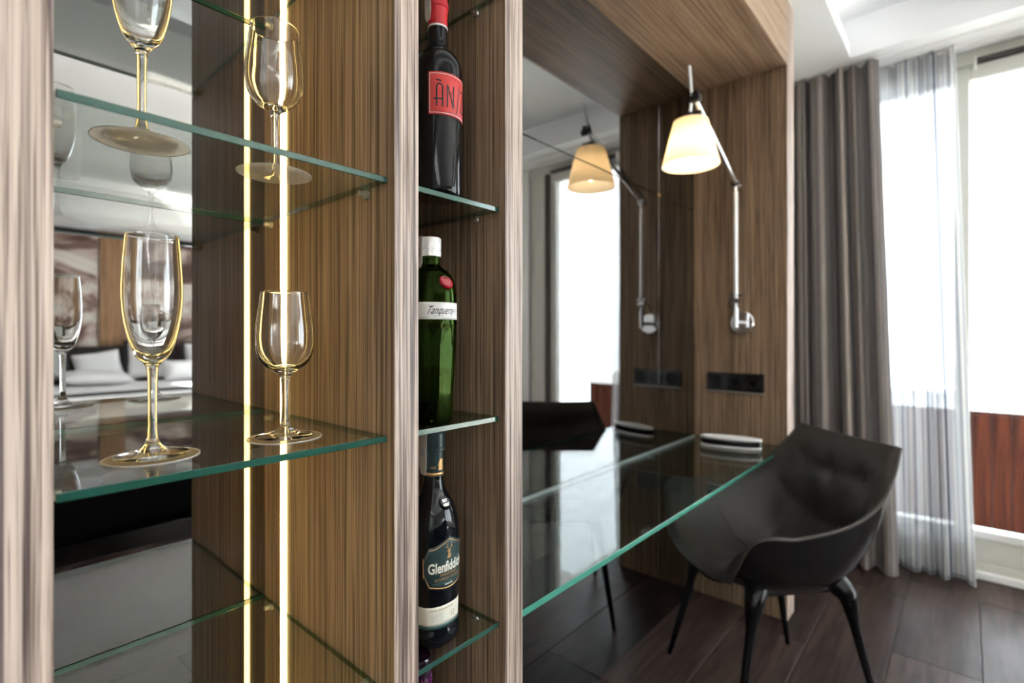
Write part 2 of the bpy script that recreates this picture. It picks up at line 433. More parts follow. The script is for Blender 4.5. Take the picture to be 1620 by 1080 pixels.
def poly_mesh(name, polys):
    bm = bmesh.new()
    for pl in polys:
        bm.faces.new([bm.verts.new((x, y, 0)) for x, y in pl])
    bmesh.ops.triangulate(bm, faces=bm.faces[:])
    me = bpy.data.meshes.new(name); bm.to_mesh(me); bm.free(); return me
def wrap(me, rfun, zc, lift, th0=0.0):
    """lay flat mesh (x right, y up, metres) on a bottle: rfun(theta, z) -> radius"""
    bm = bmesh.new(); bm.from_mesh(me)
    for _ in range(2):
        long = [e for e in bm.edges if abs(e.verts[0].co.x - e.verts[1].co.x) > 0.004]
        if long: bmesh.ops.subdivide_edges(bm, edges=long, cuts=2)
    bmesh.ops.triangulate(bm, faces=bm.faces[:])
    for v in bm.verts:
        z = zc + v.co.y; r0 = rfun(th0, z); th = th0 + v.co.x / r0
        r = rfun(th, z) + lift
        v.co = Vector((r*math.sin(th), -r*math.cos(th), z))
    bm.to_mesh(me); bm.free(); return me
def arc_patch(rfun, th_a, th_b, zlo, zhi, lift, n=24, nz=6, thick=0.0002):
    """label patch; zlo/zhi may be functions of s in 0..1"""
    A = []; B = []
    for i in range(n+1):
        s = i/n; th = th_a + (th_b-th_a)*s; a = zlo(s) if callable(zlo) else zlo; b_ = zhi(s) if callable(zhi) else zhi
        ra, rb = [], []
        for j in range(nz+1):
            z = a + (b_-a)*j/nz; r = rfun(th, z)
            ra.append(((r+lift)*math.sin(th), -(r+lift)*math.cos(th), z))
            rb.append(((r+lift-thick)*math.sin(th), -(r+lift-thick)*math.cos(th), z))
        A.append(ra); B.append(rb)
    return slab_mesh('label', A, B)

# ------------------------------------------------------------------ key measures (metres)
YF, YB = 0.562, 0.957           # front plane of the wall unit, mirror plane
ZC = 2.60                       # dropped ceiling
XW = 3.42                       # glazing plane
P1 = (0.026, 0.067)             # upright panels, x extents
P2 = (0.403, 0.4427)
P3 = (0.619, 0.6625)
XE, XE2 = 2.37, 2.475           # end panel
ZS = 2.325                      # underside of the bulkhead over the desk

# ================================================================== the room
RX0, RY0 = -3.2, -6.3
floor = struct(boxo('floor', (RX0, 3.6, RY0, 1.1, -0.06, -0.010), 'subfloor'))
pl_w, pl_l = 0.255, 1.25
bm = bmesh.new(); box(bm, 0, pl_l-0.0018, 0, pl_w-0.0018, -0.010, 0.0, bevel=0.0012)
pme = bpy.data.meshes.new('plank'); bm.to_mesh(pme); bm.free(); pme.materials.append(M['plank_wood'])
y = -0.04 - pl_w*24; row = 0
while y < 1.0:
    x = RX0 + ((row*0.437) % 1.0)*pl_l - pl_l
    while x < 3.5:
        if x + pl_l > RX0 and (x > RX0-0.01) and x + pl_l < 3.56:
            o = bpy.data.objects.new('plank', pme); o.location = (x, y, 0)
            C.objects.link(o); o.parent = floor
        else:
            a, b_ = max(x, RX0), min(x+pl_l, 3.56)
            if b_ - a > 0.03:
                boxo('plank', (0, b_-a-0.0018, 0, pl_w-0.0018, -0.010, 0.0), 'plank_wood', floor, bevel=0.0012, loc=(a, y, 0))
        x += pl_l
    y += pl_w; row += 1

# walls
struct(boxo('wall_back', (RX0, 3.6, 0.975, 1.1, 0, 2.9), 'wall_paint'))
struct(boxo('wall_left', (RX0-0.14, RX0, RY0-0.1, 1.1, -0.06, 2.95), 'wall_paint'))
struct(boxo('wall_front', (RX0, 3.6, RY0-0.1, RY0, -0.06, 2.9), 'wall_paint'))
bm = bmesh.new()
for a, b_ in ((-6.3, -4.95), (-1.60, -0.90), (0.54, 0.975)):
    box(bm, XW-0.02, XW+0.16, a, b_, 0, 2.9)
for a, b_ in ((-4.95, -1.60), (-0.90, 0.54)):
    box(bm, XW-0.02, XW+0.16, a, b_, 2.60, 2.9)
struct(bm_obj('wall_right', bm, 'wall_paint'))
# ceiling: two raised trays inside a dropped border, each with a ledge for the added cove lamps
bm = bmesh.new()
box(bm, RX0, 3.6, RY0, 1.1, 2.86, 2.95)
def border(z0, z1, g):
    box(bm, RX0, XW-0.02, 0.445+g, 0.975, z0, z1)
    box(bm, 3.09+g, XW-0.02, RY0, 0.445+g, z0, z1)
    box(bm, RX0, -2.7-g, RY0, 0.445+g, z0, z1)
    box(bm, -2.7-g, 3.09+g, -1.50+g, -0.84-g, z0, z1)
    box(bm, -2.7-g, 3.09+g, RY0, -5.75-g, z0, z1)
border(ZC, 2.665, 0.0); border(2.665, 2.86, 0.13)
struct(bm_obj('ceiling', bm, 'white_paint'))
struct(boxo('baseboard_right', (XW-0.035, XW-0.02, 0.545, 0.97, 0, 0.08), 'white_gloss'))

# glazed terrace door
def glazed_door(name, y0, y1, posts):
    w = struct(bpy.data.objects.new(name, None)); C.objects.link(w); w.location = (0, 0, 0)
    boxo('frame_head', (XW-0.015, XW+0.12, y0, y1, 2.53, 2.60), 'frame_paint', w, bevel=0.004)
    boxo('threshold', (XW-0.02, XW+0.14, y0, y1, 0.0, 0.035), 'frame_white', w, bevel=0.003)
    boxo('door_track', (XW+0.0, XW+0.10, y0, y1, 0.035, 0.075), 'frame_paint', w, bevel=0.003)
    for a, b_, dark in posts:
        boxo('stile', (XW, XW+0.07, a, b_, 0.075, 2.53), 'frame_paint', w, bevel=0.004)
        if dark:
            boxo('gasket', (XW-0.012, XW+0.05, b_-0.105, b_-0.055, 0.075, 2.53), 'dark_gasket', w)
    for (a0, a1, _), (b0, b1, _) in zip(posts, posts[1:]):
        boxo('bottom_rail', (XW+0.005, XW+0.065, a1, b0, 0.075, 0.195), 'frame_paint', w, bevel=0.004)
        boxo('rail_cap', (XW-0.004, XW+0.07, a1, b0, 0.195, 0.235), 'frame_white', w, bevel=0.004)
        boxo('top_rail', (XW+0.005, XW+0.065, a1, b0, 2.46, 2.53), 'frame_paint', w, bevel=0.004)
        boxo('pane', (XW+0.03, XW+0.036, a1, b0, 0.235, 2.46), 'pane_glass', w)
    return w
glazed_door('window_1', -0.90, 0.54, ((-0.90, -0.63, True), (-0.01, 0.05, False), (0.48, 0.54, False)))
glazed_door('window_2', -4.95, -1.60, ((-4.95, -4.85, False), (-3.32, -3.22, False), (-1.70, -1.60, False)))

rb = thing('roller_blind', 'pale roller blind rolled up on a dark bar over terrace door', 'blind', (XW-0.05, -0.32, 2.40))
bm = bmesh.new(); tube(bm, [(0, -0.32, 0.125), (0, 0.285, 0.125)], 0.016, 16); bm_obj('bar', bm, 'dark_gasket', rb, smooth='auto')
boxo('fabric', (0.005, 0.008, -0.315, 0.28, 0.045, 0.12), 'blind_fabric', rb)
boxo('bottom_bar', (0.001, 0.012, -0.315, 0.28, 0.035, 0.047), 'frame_white', rb, bevel=0.002)
for s in (-0.325, 0.285):
    boxo('bracket', (-0.012, 0.035, s, s+0.008, 0.10, 0.15), 'frame_white', rb)

# terrace outside
bm = bmesh.new()
for a, b_ in ((-14, -6.4), (1.1, 14)): box(bm, 3.44, 3.60, a, b_, -0.46, 9)
box(bm, 3.44, 3.60, -6.4, 1.1, 2.96, 9)
struct(bm_obj('wall_outside', bm, 'wall_paint'))
struct(boxo('shade_slab', (3.60, 4.8, -14, -1.4, 2.96, 3.16), 'white_paint'))  # unseen overhang added to darken the terrace
struct(boxo('sun_block_slab', (3.60, 8.2, -1.4, 9, 2.96, 3.16), 'white_paint'))  # unseen deep slab added to keep sun off the terrace and first door
struct(boxo('terrace_floor', (3.62, 7.5, -8, 4, -0.46, -0.38), 'terrace_tile'))
pt = thing('terrace_planter', 'red-brown boarded terrace parapet with thick white coping outside the glass door', 'planter', (5.15, 0, -0.38))
boxo('core', (0.03, 0.47, -1.40, 2.6, 0, 1.01), 'white_paint', pt)
yy = -1.42
bm = bmesh.new(); box(bm, 0, 0.03, 0, 0.104, 0.0, 1.01, bevel=0.003); bme = bpy.data.meshes.new('board'); bm.to_mesh(bme); bm.free(); bme.materials.append(M['terrace_wood'])
while yy < 2.5:
    o = bpy.data.objects.new('board', bme); C.objects.link(o); o.parent = pt; o.location = (0, yy, 0)
    yy += 0.107
boxo('coping', (-0.03, 0.50, -1.45, 2.63, 1.01, 1.135), 'white_paint', pt, bevel=0.006)

# ================================================================== wall unit
U = thing('wall_unit', 'zebra-grain wooden wall unit with lit display bays and a mirrored desk niche', 'wall unit')
def upright(x0, x1, y1=YB+0.016, ztop=ZC):
    bm = bmesh.new(); box(bm, x0, x1, YF, y1, 0, ztop, bevel=0.0008)
    bm.faces.ensure_lookup_table(); bm.normal_update()
    for f in bm.faces:
        if f.normal.y < -0.5: f.material_index = 1
    return bm_obj('upright_panel', bm, ['wood_z', 'wood_edge_lit'], U)
for a, b_ in (P1, P2, P3): upright(a, b_)
upright(XE, XE2)
boxo('soffit_board', (P3[1], XE, YF+0.02, YB+0.016, ZS, ZS+0.02), 'wood_x', U, bevel=0.0008)
boxo('fascia_board', (P3[1], XE, YF, YF+0.02, ZS, ZC), 'wood_x', U, bevel=0.0008)
zt = 0.008
BAYS = ((P1[1], P2[0]), (P2[1], P3[0]))
for a, b_ in BAYS:
    boxo('mirror_panel', (a+0.0005, b_-0.0005, YB, YB+0.012, 0.0, ZC), 'smoked_mirror', U)
XM, ZM = 2.00, 1.775
for xa, xb in ((P3[1], XM), (XM, XE)):
    for za, zb in ((0.0, ZM), (ZM, ZS)):
        boxo('mirror_panel', (xa+0.0012, xb-0.0012, YB, YB+0.012, za+0.0012, zb-0.0012), 'smoked_mirror', U, bevel=0.0012)
boxo('mirror_backing', (P3[1], XE, YB+0.012, YB+0.016, 0, ZS), 'black_satin', U)
# steel disc at the crossing of the mirror joints
bm = bmesh.new(); tube(bm, [(XM, YB-0.003, ZM), (XM, YB, ZM)], 0.006, 16); bm_obj('mirror_clip', bm, 'gold_foil', U, smooth='auto')
# lit strips let into the sides of the first bay
for name_x, sgn in ((P2[0], -1), (P1[1], 1)):
    x0, x1 = (name_x-0.0018, name_x-0.0002) if sgn < 0 else (name_x+0.0002, name_x+0.0018)
    boxo('led_strip', (x0, x1, 0.870, 0.890, 0.02, ZC-0.02), 'led', U)
# glass shelves
def shelf(x0, x1, zb):
    bm = bmesh.new(); box(bm, x0+0.003, x1-0.003, YF+0.012, YB-0.001, zb, zb+zt, bevel=0.0006)
    bm.normal_update()
    for f in bm.faces:
        f.material_index = 0 if abs(f.normal.z) > 0.9 else (1 if abs(f.normal.y) > 0.5 else 2)
    s = bm_obj('glass_shelf', bm, ['shelf_glass', 'glass_edge', 'edge_faint'], U)
    for xx, sg in ((x0, 1), (x1, -1)):
        for yy in (0.626, 0.928):
            bm = bmesh.new()
            tube(bm, [(xx, yy, zb-0.006), (xx+sg*0.004, yy, zb-0.006)], 0.0065, 14)
            tube(bm, [(xx+sg*0.004, yy, zb-0.0055), (xx+sg*0.013, yy, zb-0.0055)], [0.0045, 0.0038], 14)
            bm_obj('support_peg', bm, 'chrome' if x0 > 0.4 else 'clear_plastic', s, smooth='auto')
    return s
ZSH = [CAMZ + z for z in (0.55, 0.199, -0.1427, -0.479, -0.815)]
for a, b_ in BAYS:
    for z in ZSH: shelf(a, b_, z)
TOP = [z+zt for z in ZSH]

# glass desk
desk = thing('glass_desk', 'long clear glass desk top with green edge against the mirror', 'desk', (0, 0, 0.718))
bm = bmesh.new(); box(bm, P3[1]+0.001, XE-0.001, YF+0.004, YB-0.001, 0, 0.012, bevel=0.0008); bm.normal_update()
for f in bm.faces: f.material_index = 0 if abs(f.normal.z) > 0.9 else (1 if f.normal.y < -0.5 else (3 if f.normal.y > 0.5 else 2))
bm_obj('desk_top', bm, ['desk_glass', 'desk_edge', 'edge_faint', 'edge_sealant'], desk)
for xx in (1.0, 1.9):
    bm = bmesh.new(); tube(bm, [(xx, YB-0.03, -0.010), (xx, YB, -0.010)], 0.008, 16); bm_obj('wall_bracket', bm, 'chrome', desk, smooth='auto')

# ================================================================== glasses and coasters
def lathe_glass(prof_out, prof_in, n=64):
    bm = bmesh.new()
    lathe(bm, prof_out + prof_in, n, caps=False)
    bmesh.ops.remove_doubles(bm, verts=bm.verts[:], dist=1e-6)
    bmesh.ops.recalc_face_normals(bm, faces=bm.faces[:])
    return bm
def dense(p, per=6):
    return [(max(v.x, 0.0), v.y) for v in spline([(a, b, 0) for a, b in p], per)]
def flute(label, loc):
    o_ = dense([(0.034, 0.0006), (0.0345, 0.0022), (0.028, 0.0042), (0.014, 0.0075), (0.0068, 0.014), (0.0046, 0.030), (0.0044, 0.060), (0.0052, 0.088), (0.0085, 0.097), (0.0165, 0.106), (0.0225, 0.123), (0.0268, 0.146), (0.0284, 0.168), (0.0276, 0.195), (0.0250, 0.228)])
    i_ = dense([(0.0250, 0.2288), (0.0240, 0.2285), (0.0264, 0.195), (0.0271, 0.168), (0.0254, 0.147), (0.0208, 0.126), (0.0145, 0.1105), (0.0065, 0.1045), (0.0, 0.1035)])
    t = thing('champagne_flute', label, 'glass', loc)
    bm_obj('bowl_and_stem', lathe_glass([(0.0, 0.0006)] + o_, i_), 'crystal', t, smooth=True).scale = (1.0, 1.0, 1.045)
    return t
def wineglass(label, loc):
    o_ = dense([(0.0335, 0.0006), (0.034, 0.0022), (0.027, 0.0044), (0.013, 0.008), (0.0064, 0.014), (0.0042, 0.030), (0.0042, 0.058), (0.0058, 0.074), (0.0125, 0.081), (0.0235, 0.088), (0.0315, 0.100), (0.0348, 0.118), (0.0342, 0.138), (0.0310, 0.162), (0.0288, 0.180)])
    i_ = dense([(0.0288, 0.1806), (0.0279, 0.180), (0.0299, 0.162), (0.0330, 0.138), (0.0335, 0.118), (0.0300, 0.102), (0.0222, 0.0915), (0.0110, 0.0855), (0.0, 0.0845)])
    t = thing('wine_glass', label, 'glass', loc)
    bm_obj('bowl_and_stem', lathe_glass([(0.0, 0.0006)] + o_, i_), 'crystal', t, smooth=True).scale = (1.02, 1.02, 1.035)
    return t
def coaster(label, x, y, z, r=0.045):
    t = thing('coaster', label, 'coaster', (x, y, z+0.0003))
    bm = bmesh.new(); ring = [bm.verts.new(((r-0.0008)*math.cos(2*PI*k/64), (r-0.0008)*math.sin(2*PI*k/64), 0.0004)) for k in range(64)]
    bm.faces.new(ring); bm_obj('film_disc', bm, 'coaster_film', t)
    bm = bmesh.new(); lathe(bm, [(r-0.001, 0), (r, 0), (r, 0.0008), (r-0.001, 0.0008), (r-0.001, 0)], 64, caps=False)
    bmesh.ops.remove_doubles(bm, verts=bm.verts[:], dist=1e-6); bm_obj('rim', bm, 'coaster_rim', t, smooth='auto')
G = [('flute', 0.152, 0.671, 1, 'upper'), ('wine', 0.297, 0.675, 1, 'upper'), ('flute', 0.161, 0.668, 2, 'lower'), ('wine', 0.306, 0.665, 2, 'lower')]
for kind, gx, gy, si, nm in G:
    z = TOP[si]
    if kind == 'flute':
        coaster(f'thin round translucent coaster under the champagne flute on the {nm} shelf of lit bay', gx, gy, z)
        flute(f'tall champagne flute on a coaster on the {nm} shelf of lit bay', (gx, gy, z+0.0014))
    else:
        coaster(f'thin round translucent coaster under the wine glass on the {nm} shelf of lit bay', gx, gy, z)
        wineglass(f'stemmed wine glass on a coaster on the {nm} shelf of lit bay', (gx, gy, z+0.0014))

# ================================================================== bottles
def prof_r(prof):
    zs = [p[1] for p in prof]; rs = [p[0] for p in prof]
    return lambda z: float(np.interp(z, zs, rs))
# --- red wine
wb = thing('wine_bottle', 'dark red-wine bottle with red capsule and red square label', 'bottle', (0.517, 0.610, TOP[1]))
body = [(0.0, 0.006), (0.022, 0.003), (0.034, 0.0), (0.0372, 0.004)] + [(0.0375, 0.012), (0.0375, 0.188)] + dense([(0.0375, 0.188), (0.0360, 0.202), (0.0300, 0.215), (0.0215, 0.224), (0.0162, 0.232), (0.0148, 0.242)], 5)[1:] + [(0.0144, 0.262), (0.0142, 0.302), (0.0, 0.302)]
bm = bmesh.new(); lathe(bm, body, 64, caps=False); bm_obj('glass_body', bm, 'wine_glass_dark', wb, smooth='auto')
R1 = prof_r([p for p in body[3:-1]])
rf = lambda th, z: R1(z)
bm = bmesh.new(); lathe(bm, [(0.0150, 0.2615), (0.0152, 0.290), (0.0166, 0.2915), (0.0168, 0.297), (0.0156, 0.2985), (0.0152, 0.304), (0.0135, 0.3055), (0, 0.3055)], 40)
cp = bm_obj('capsule', bm, 'red_foil', wb, smooth='auto')
bm = bmesh.new(); lathe(bm, [(0.0147, 0.2595), (0.0153, 0.2597), (0.0153, 0.2622), (0.0148, 0.2625)], 40); bm_obj('white_ring', bm, 'label_white', cp, smooth='auto')
lb = me_obj('label', arc_patch(rf, -1.08, 1.08, 0.115, 0.178, 0.0004), 'red_label', wb, smooth=True); lb['label'] = 'red square label with black lettering'
# thin white border line inside the label
def line_rect(w, h, t):
    return poly_mesh('border_line', [[(-w, -h), (w, -h), (w, -h+t), (-w, -h+t)], [(-w, h-t), (w, h-t), (w, h), (-w, h)], [(-w, -h+t), (-w+t, -h+t), (-w+t, h-t), (-w, h-t)], [(w-t, -h+t), (w, -h+t), (w, h-t), (w-t, h-t)]])
me_obj('border_line', wrap(line_rect(0.0385, 0.0292, 0.0009), rf, 0.1465, 0.0007), 'label_white', lb)
# hand-drawn narrow lettering: A with grave, N, slash, 2
t_ = 0.0024
def bar(x0, y0, x1, y1, w=t_):
    d = Vector((x1-x0, y1-y0)).normalized(); n_ = Vector((-d.y, d.x))*w/2
    return [(x0+n_.x, y0+n_.y), (x0-n_.x, y0-n_.y), (x1-n_.x, y1-n_.y), (x1+n_.x, y1+n_.y)]
def arcs(cx, cy, r, a0, a1, n=8, w=t_, sx=1.0):
    return [bar(cx+sx*r*math.cos(a0+(a1-a0)*k/n), cy+r*math.sin(a0+(a1-a0)*k/n), cx+sx*r*math.cos(a0+(a1-a0)*(k+1)/n), cy+r*math.sin(a0+(a1-a0)*(k+1)/n), w) for k in range(n)]
pol = []
ax = -0.024
pol += [bar(ax-0.005, -0.018, ax-0.005, 0.013), bar(ax+0.005, -0.018, ax+0.005, 0.013), bar(ax-0.0105, -0.006, ax+0.006, -0.006)] + arcs(ax, 0.013, 0.005, 0, PI) + [bar(ax-0.0055, 0.0245, ax+0.003, 0.0225)]
nx = -0.0045
pol += [bar(nx-0.006, -0.018, nx-0.006, 0.018), bar(nx+0.006, -0.018, nx+0.006, 0.018), bar(nx-0.0055, 0.017, nx+0.0055, -0.017)]
pol += [bar(0.0085, -0.024, 0.0165, 0.022, 0.0016)]
tx = 0.0255
pol += arcs(tx, 0.0125, 0.0055, PI, 0) + [bar(tx+0.0055, 0.0125, tx-0.005, -0.017), bar(tx-0.0062, -0.0168, tx+0.0065, -0.0168)]
me_obj('lettering', wrap(poly_mesh('lettering', [[(x*0.86-0.003, y*0.92) for x, y in q] for q in pol]), rf, 0.1435, 0.0008), 'ink', lb)
def tax_strip(parent, rf_, th, z0, z1, half=0.010, lift=0.0015):
    n, w = 14, 6
    A, B = [], []
    e0 = Vector((math.sin(th), -math.cos(th), 0)); e1 = Vector((math.cos(th), math.sin(th), 0))
    for i in range(n+1):
        z = z0 + (z1-z0)*i/n; r = rf_(th, z)
        hw = half*min(1, 0.55+2.4*(i/n)) if i < 3 else half
        row = [e0*(r+lift+0.0006*math.sin(PI*i/n)) + e1*(hw*(2*k/w-1)) + Vector((0, 0, z)) for k in range(w+1)]
        A.append(row); B.append([v - e0*0.0003 for v in row])
    s = me_obj('tax_strip', slab_mesh('tax_strip', A, B), 'label_white', parent)
    zc = z0 + (z1-z0)*0.55; r = rf_(th, zc) + lift + 0.0012
    bm = bmesh.new()
    for rr in (0.0052, 0.0030):
        for k in range(20):
            a0, a1 = 2*PI*k/20, 2*PI*(k+1)/20
            q = []
            for (rad, a) in ((rr, a0), (rr+0.0008, a0), (rr+0.0008, a1), (rr, a1)):
                q.append(bm.verts.new(e0*r + e1*rad*math.cos(a)*0.8 + Vector((0, 0, zc+rad*math.sin(a)))))
            bm.faces.new(q)
    bm_obj('stamp', bm, 'blue_ink', s)
    return s
tax_strip(wb, lambda th, z: 0.0153, math.radians(-100), 0.268, 0.318, half=0.009)

# --- green gin
gb = thing('gin_bottle', 'green glass gin bottle with silver cap and red seal', 'bottle', (0.505, 0.613, TOP[2]))
def gin_r(th, r, z):
    if z < 0.148:
        k = PI/10; a = ((th + k) % (2*k)) - k
        f = math.cos(k)/math.cos(a)
        m_ = min(1, max(0, (0.148-z)/0.012))
        return r*(1 + m_*(f*1.02-1))
    return r
gp = [(0.0, 0.012), (0.020, 0.004), (0.030, 0.0), (0.0318, 0.003), (0.0324, 0.012), (0.0350, 0.060), (0.0378, 0.110), (0.0390, 0.136), (0.0396, 0.148), (0.0400, 0.150), (0.0400, 0.188)] + dense([(0.0400, 0.188), (0.0392, 0.200), (0.0350, 0.217), (0.0270, 0.229), (0.0190, 0.235), (0.0145, 0.239)], 5)[1:] + [(0.0138, 0.250), (0.0138, 0.262), (0, 0.262)]
bm = bmesh.new(); lathe(bm, gp, 80, gin_r, caps=False); bm_obj('glass_body', bm, 'green_glass', gb, smooth='auto').data.set_sharp_from_angle(angle=math.radians(22))
R2 = prof_r(gp[3:-1]); rg = lambda th, z: R2(z)
# faceted star in the base
bm = bmesh.new()
lathe(bm, [(0.0, 0.034), (0.010, 0.032), (0.022, 0.018), (0.0285, 0.006), (0.0, 0.0052)], 20, lambda th, r, z: r*(1+0.14*math.cos(10*th)), caps=False); bm_obj('base_facets', bm, 'green_glass', gb)
bm = bmesh.new(); lathe(bm, [(0.0152, 0.2515), (0.0165, 0.252), (0.0165, 0.2605), (0.0161, 0.2612), (0.0161, 0.2625), (0.0165, 0.263), (0.0165, 0.2785), (0.0150, 0.2805), (0, 0.2808)], 40); bm_obj('cap', bm, 'silver_cap', gb, smooth='auto')
lb = me_obj('label', arc_patch(rg, -1.9, 1.9, 0.156, 0.181, 0.0003, 48), 'label_white', gb, smooth=True); lb['label'] = 'white band label with black script lettering'
me_obj('lettering', wrap(text_mesh('Tanqueray', 0.0165, shear=0.75, xscale=0.66), rg, 0.169, 0.0006, -0.28), 'ink', lb)
me_obj('small_print', wrap(text_mesh('TEN', 0.0060, shear=0.3), rg, 0.1690, 0.0006, 0.50), 'grey_ink', lb)
me_obj('small_print', wrap(poly_mesh('small_print', [[(-0.05, -0.0004), (0.05, -0.0004), (0.05, 0.0004), (-0.05, 0.0004)]]), rg, 0.1595, 0.0005, -0.1), 'grey_ink', lb)
bm = bmesh.new(); lathe(bm, [(0, -0.002), (0.0115, -0.002), (0.0118, 0.0), (0.0105, 0.0022), (0.0085, 0.0028), (0.0075, 0.0020), (0, 0.0020)], 32, caps=False)
sl = bm_obj('red_seal', bm, 'red_seal', gb, smooth='auto', loc=(0, -0.0362, 0.2115), rot=(math.radians(55), 0, 0)); sl['label'] = 'raised round red wax seal'
tax_strip(gb, lambda th, z: 0.0166 if z > 0.25 else 0.0166 + (0.25-z)*0.10, math.radians(-103), 0.228, 0.281, half=0.0105)

# --- whisky
kb = thing('whisky_bottle', 'dark whisky bottle with green shield label and cream band', 'bottle', (0.522, 0.625, TOP[3]))
def tri(th):
    return 1 - 0.055*math.cos(3*th)
def wk_r(th, r, z):
    m_ = min(1, max(0, (0.222-z)/0.04))
    return r*(1 + m_*(tri(th)-1))
kp = [(0.0, 0.006), (0.024, 0.003), (0.0345, 0.0), (0.0372, 0.004), (0.0380, 0.012), (0.0376, 0.020), (0.0356, 0.025), (0.0352, 0.028), (0.0364, 0.085), (0.0375, 0.130), (0.0380, 0.160)] + dense([(0.0380, 0.160), (0.0368, 0.180), (0.0320, 0.202), (0.0235, 0.220), (0.0172, 0.232), (0.0148, 0.244)], 5)[1:] + [(0.0142, 0.256), (0.0140, 0.318), (0, 0.318)]
bm = bmesh.new(); lathe(bm, kp, 72, wk_r, caps=False); bm_obj('glass_body', bm, 'whisky_glass', kb, smooth='auto')
R3 = prof_r(kp[3:-1]); rk = lambda th, z: wk_r(th, R3(z), z)
bm = bmesh.new(); lathe(bm, [(0.0153, 0.2505), (0.0154, 0.290), (0.0150, 0.2905)], 40); fo = bm_obj('neck_foil', bm, 'teal_foil', kb, smooth='auto')
rn = lambda th, z: 0.0153
me_obj('gold_band', arc_patch(rn, -PI, PI, 0.2525, 0.2572, 0.0003, 48, 1), 'gold_foil', fo, smooth=True)
crest = [[(-0.0045, -0.008), (0.0045, -0.009), (0.005, -0.003), (0.0035, 0.001), (0.0048, 0.006), (0.003, 0.0095), (-0.002, 0.008), (-0.0035, 0.004), (-0.005, 0.001), (-0.0038, -0.004)]]
me_obj('crest', wrap(poly_mesh('crest', crest), rn, 0.2695, 0.0005, 0.05), 'gold_foil', fo)
me_obj('neck_lines', wrap(poly_mesh('neck_lines', [[(-0.0045, -0.0002), (0.0045, -0.0002), (0.0045, 0.0006), (-0.0045, 0.0006)], [(-0.0045, -0.0022), (0.0045, -0.0022), (0.0045, -0.0014), (-0.0045, -0.0014)]]), rn, 0.2665, 0.0005, -0.75), 'gold_foil', fo)
bm = bmesh.new(); lathe(bm, [(0.0168, 0.2895), (0.0173, 0.290), (0.0173, 0.295), (0.0168, 0.2955)] + [(0.0168 if k % 2 else 0.0171, 0.2965+0.0012*k) for k in range(17)] + [(0.0166, 0.3175), (0.015, 0.319), (0, 0.319)], 56, lambda th, r, z: r*(1+0.012*math.cos(28*th)) if z > 0.296 else r); bm_obj('cap', bm, 'teal_foil', kb, smooth='auto')
shield_lo = lambda s: 0.0865 + 0.018*max(0, 1-min(s, 1-s)/0.10) + 0.006*math.cos(2*PI*(s-0.5))*-0.5
shield_hi = lambda s: 0.1525 - 0.020*max(0, 1-min(s, 1-s)/0.10) + 0.012*max(0, 1-abs(s-0.5)/0.33)**1.2
lb = me_obj('shield_label', arc_patch(rk, -1.12, 1.12, shield_lo, shield_hi, 0.0004, 48, 8), 'teal_label', kb, smooth=True); lb['label'] = 'dark green shield label with gold border'
def trim(f, off, w, name, mat):
    A = arc_patch(rk, -1.09, 1.09, lambda s: f(s)+off, lambda s: f(s)+off+w, 0.0007, 48, 1)
    return me_obj(name, A, mat, lb, smooth=True)
trim(shield_lo, 0.0030, 0.0014, 'gold_border', 'gold_foil'); trim(shield_hi, -0.0044, 0.0014, 'gold_border', 'gold_foil')
for sg in (-1, 1):
    me_obj('gold_border', arc_patch(rk, sg*1.105-0.016, sg*1.105+0.016, 0.106, 0.136, 0.0007, 3, 4), 'gold_foil', lb)
me_obj('lettering', wrap(text_mesh('Glenfiddich', 0.0215, offset=0.0006, xscale=0.62), rk, 0.1195, 0.0008, -0.06), 'cream_label', lb)
for s_, zz, sz, mt in (('SINGLE MALT', 0.1085, 0.0052, 'gold_foil'), ('SCOTCH WHISKY', 0.1020, 0.0058, 'gold_foil'), ('INDEPENDENT FAMILY COMPANY', 0.0965, 0.0034, 'teal_band'), ('SINCE 1887', 0.0930, 0.0030, 'cream_label')):
    me_obj('small_print', wrap(text_mesh(s_, sz, offset=0.0001), rk, zz, 0.0008), mt, lb)
stag = [[(-0.004, -0.009), (0.003, -0.0085), (0.0035, -0.004), (0.001, -0.001), (0.003, 0.002), (0.001, 0.0045), (-0.002, 0.004), (-0.0045, 0.0025), (-0.002, 0.0005), (-0.0025, -0.004)],
        bar(-0.001, 0.004, -0.0045, 0.010, 0.0011), bar(-0.0045, 0.010, -0.003, 0.013, 0.0010), bar(-0.0032, 0.0078, -0.0062, 0.0088, 0.0009), bar(0.001, 0.004, 0.0045, 0.009, 0.0011), bar(0.0045, 0.009, 0.0040, 0.013, 0.0010), bar(0.0034, 0.0072, 0.0064, 0.0092, 0.0009)]
me_obj('stag_emblem', wrap(poly_mesh('stag_emblem', stag), rk, 0.1405, 0.0008), 'gold_foil', lb)
cl = me_obj('cream_label', arc_patch(rk, -2.2, 2.2, 0.034, 0.062, 0.0004, 56), 'cream_label', kb, smooth=True)
me_obj('teal_edge', arc_patch(rk, -2.2, 2.2, 0.0285, 0.0345, 0.0003, 56, 1), 'teal_band', kb, smooth=True)
me_obj('small_print', wrap(text_mesh('OUR SIGNATURE', 0.0046, offset=0.0001, spacing=1.15), rk, 0.0570, 0.0007, -0.30), 'tan_ink', cl)
me_obj('lettering', wrap(text_mesh('12', 0.0130, xscale=0.75), rk, 0.0445, 0.0007, 0.25), 'tan_ink', cl)
for k in range(5):
    w_ = 0.010 - 0.0012*(k % 2)
    me_obj('small_print', wrap(poly_mesh('small_print', [[(-w_, -0.0003), (w_, -0.0003), (w_, 0.0003), (-w_, 0.0003)]]), rk, 0.0505-0.0026*k, 0.0007, -0.55), 'grey_ink', cl)
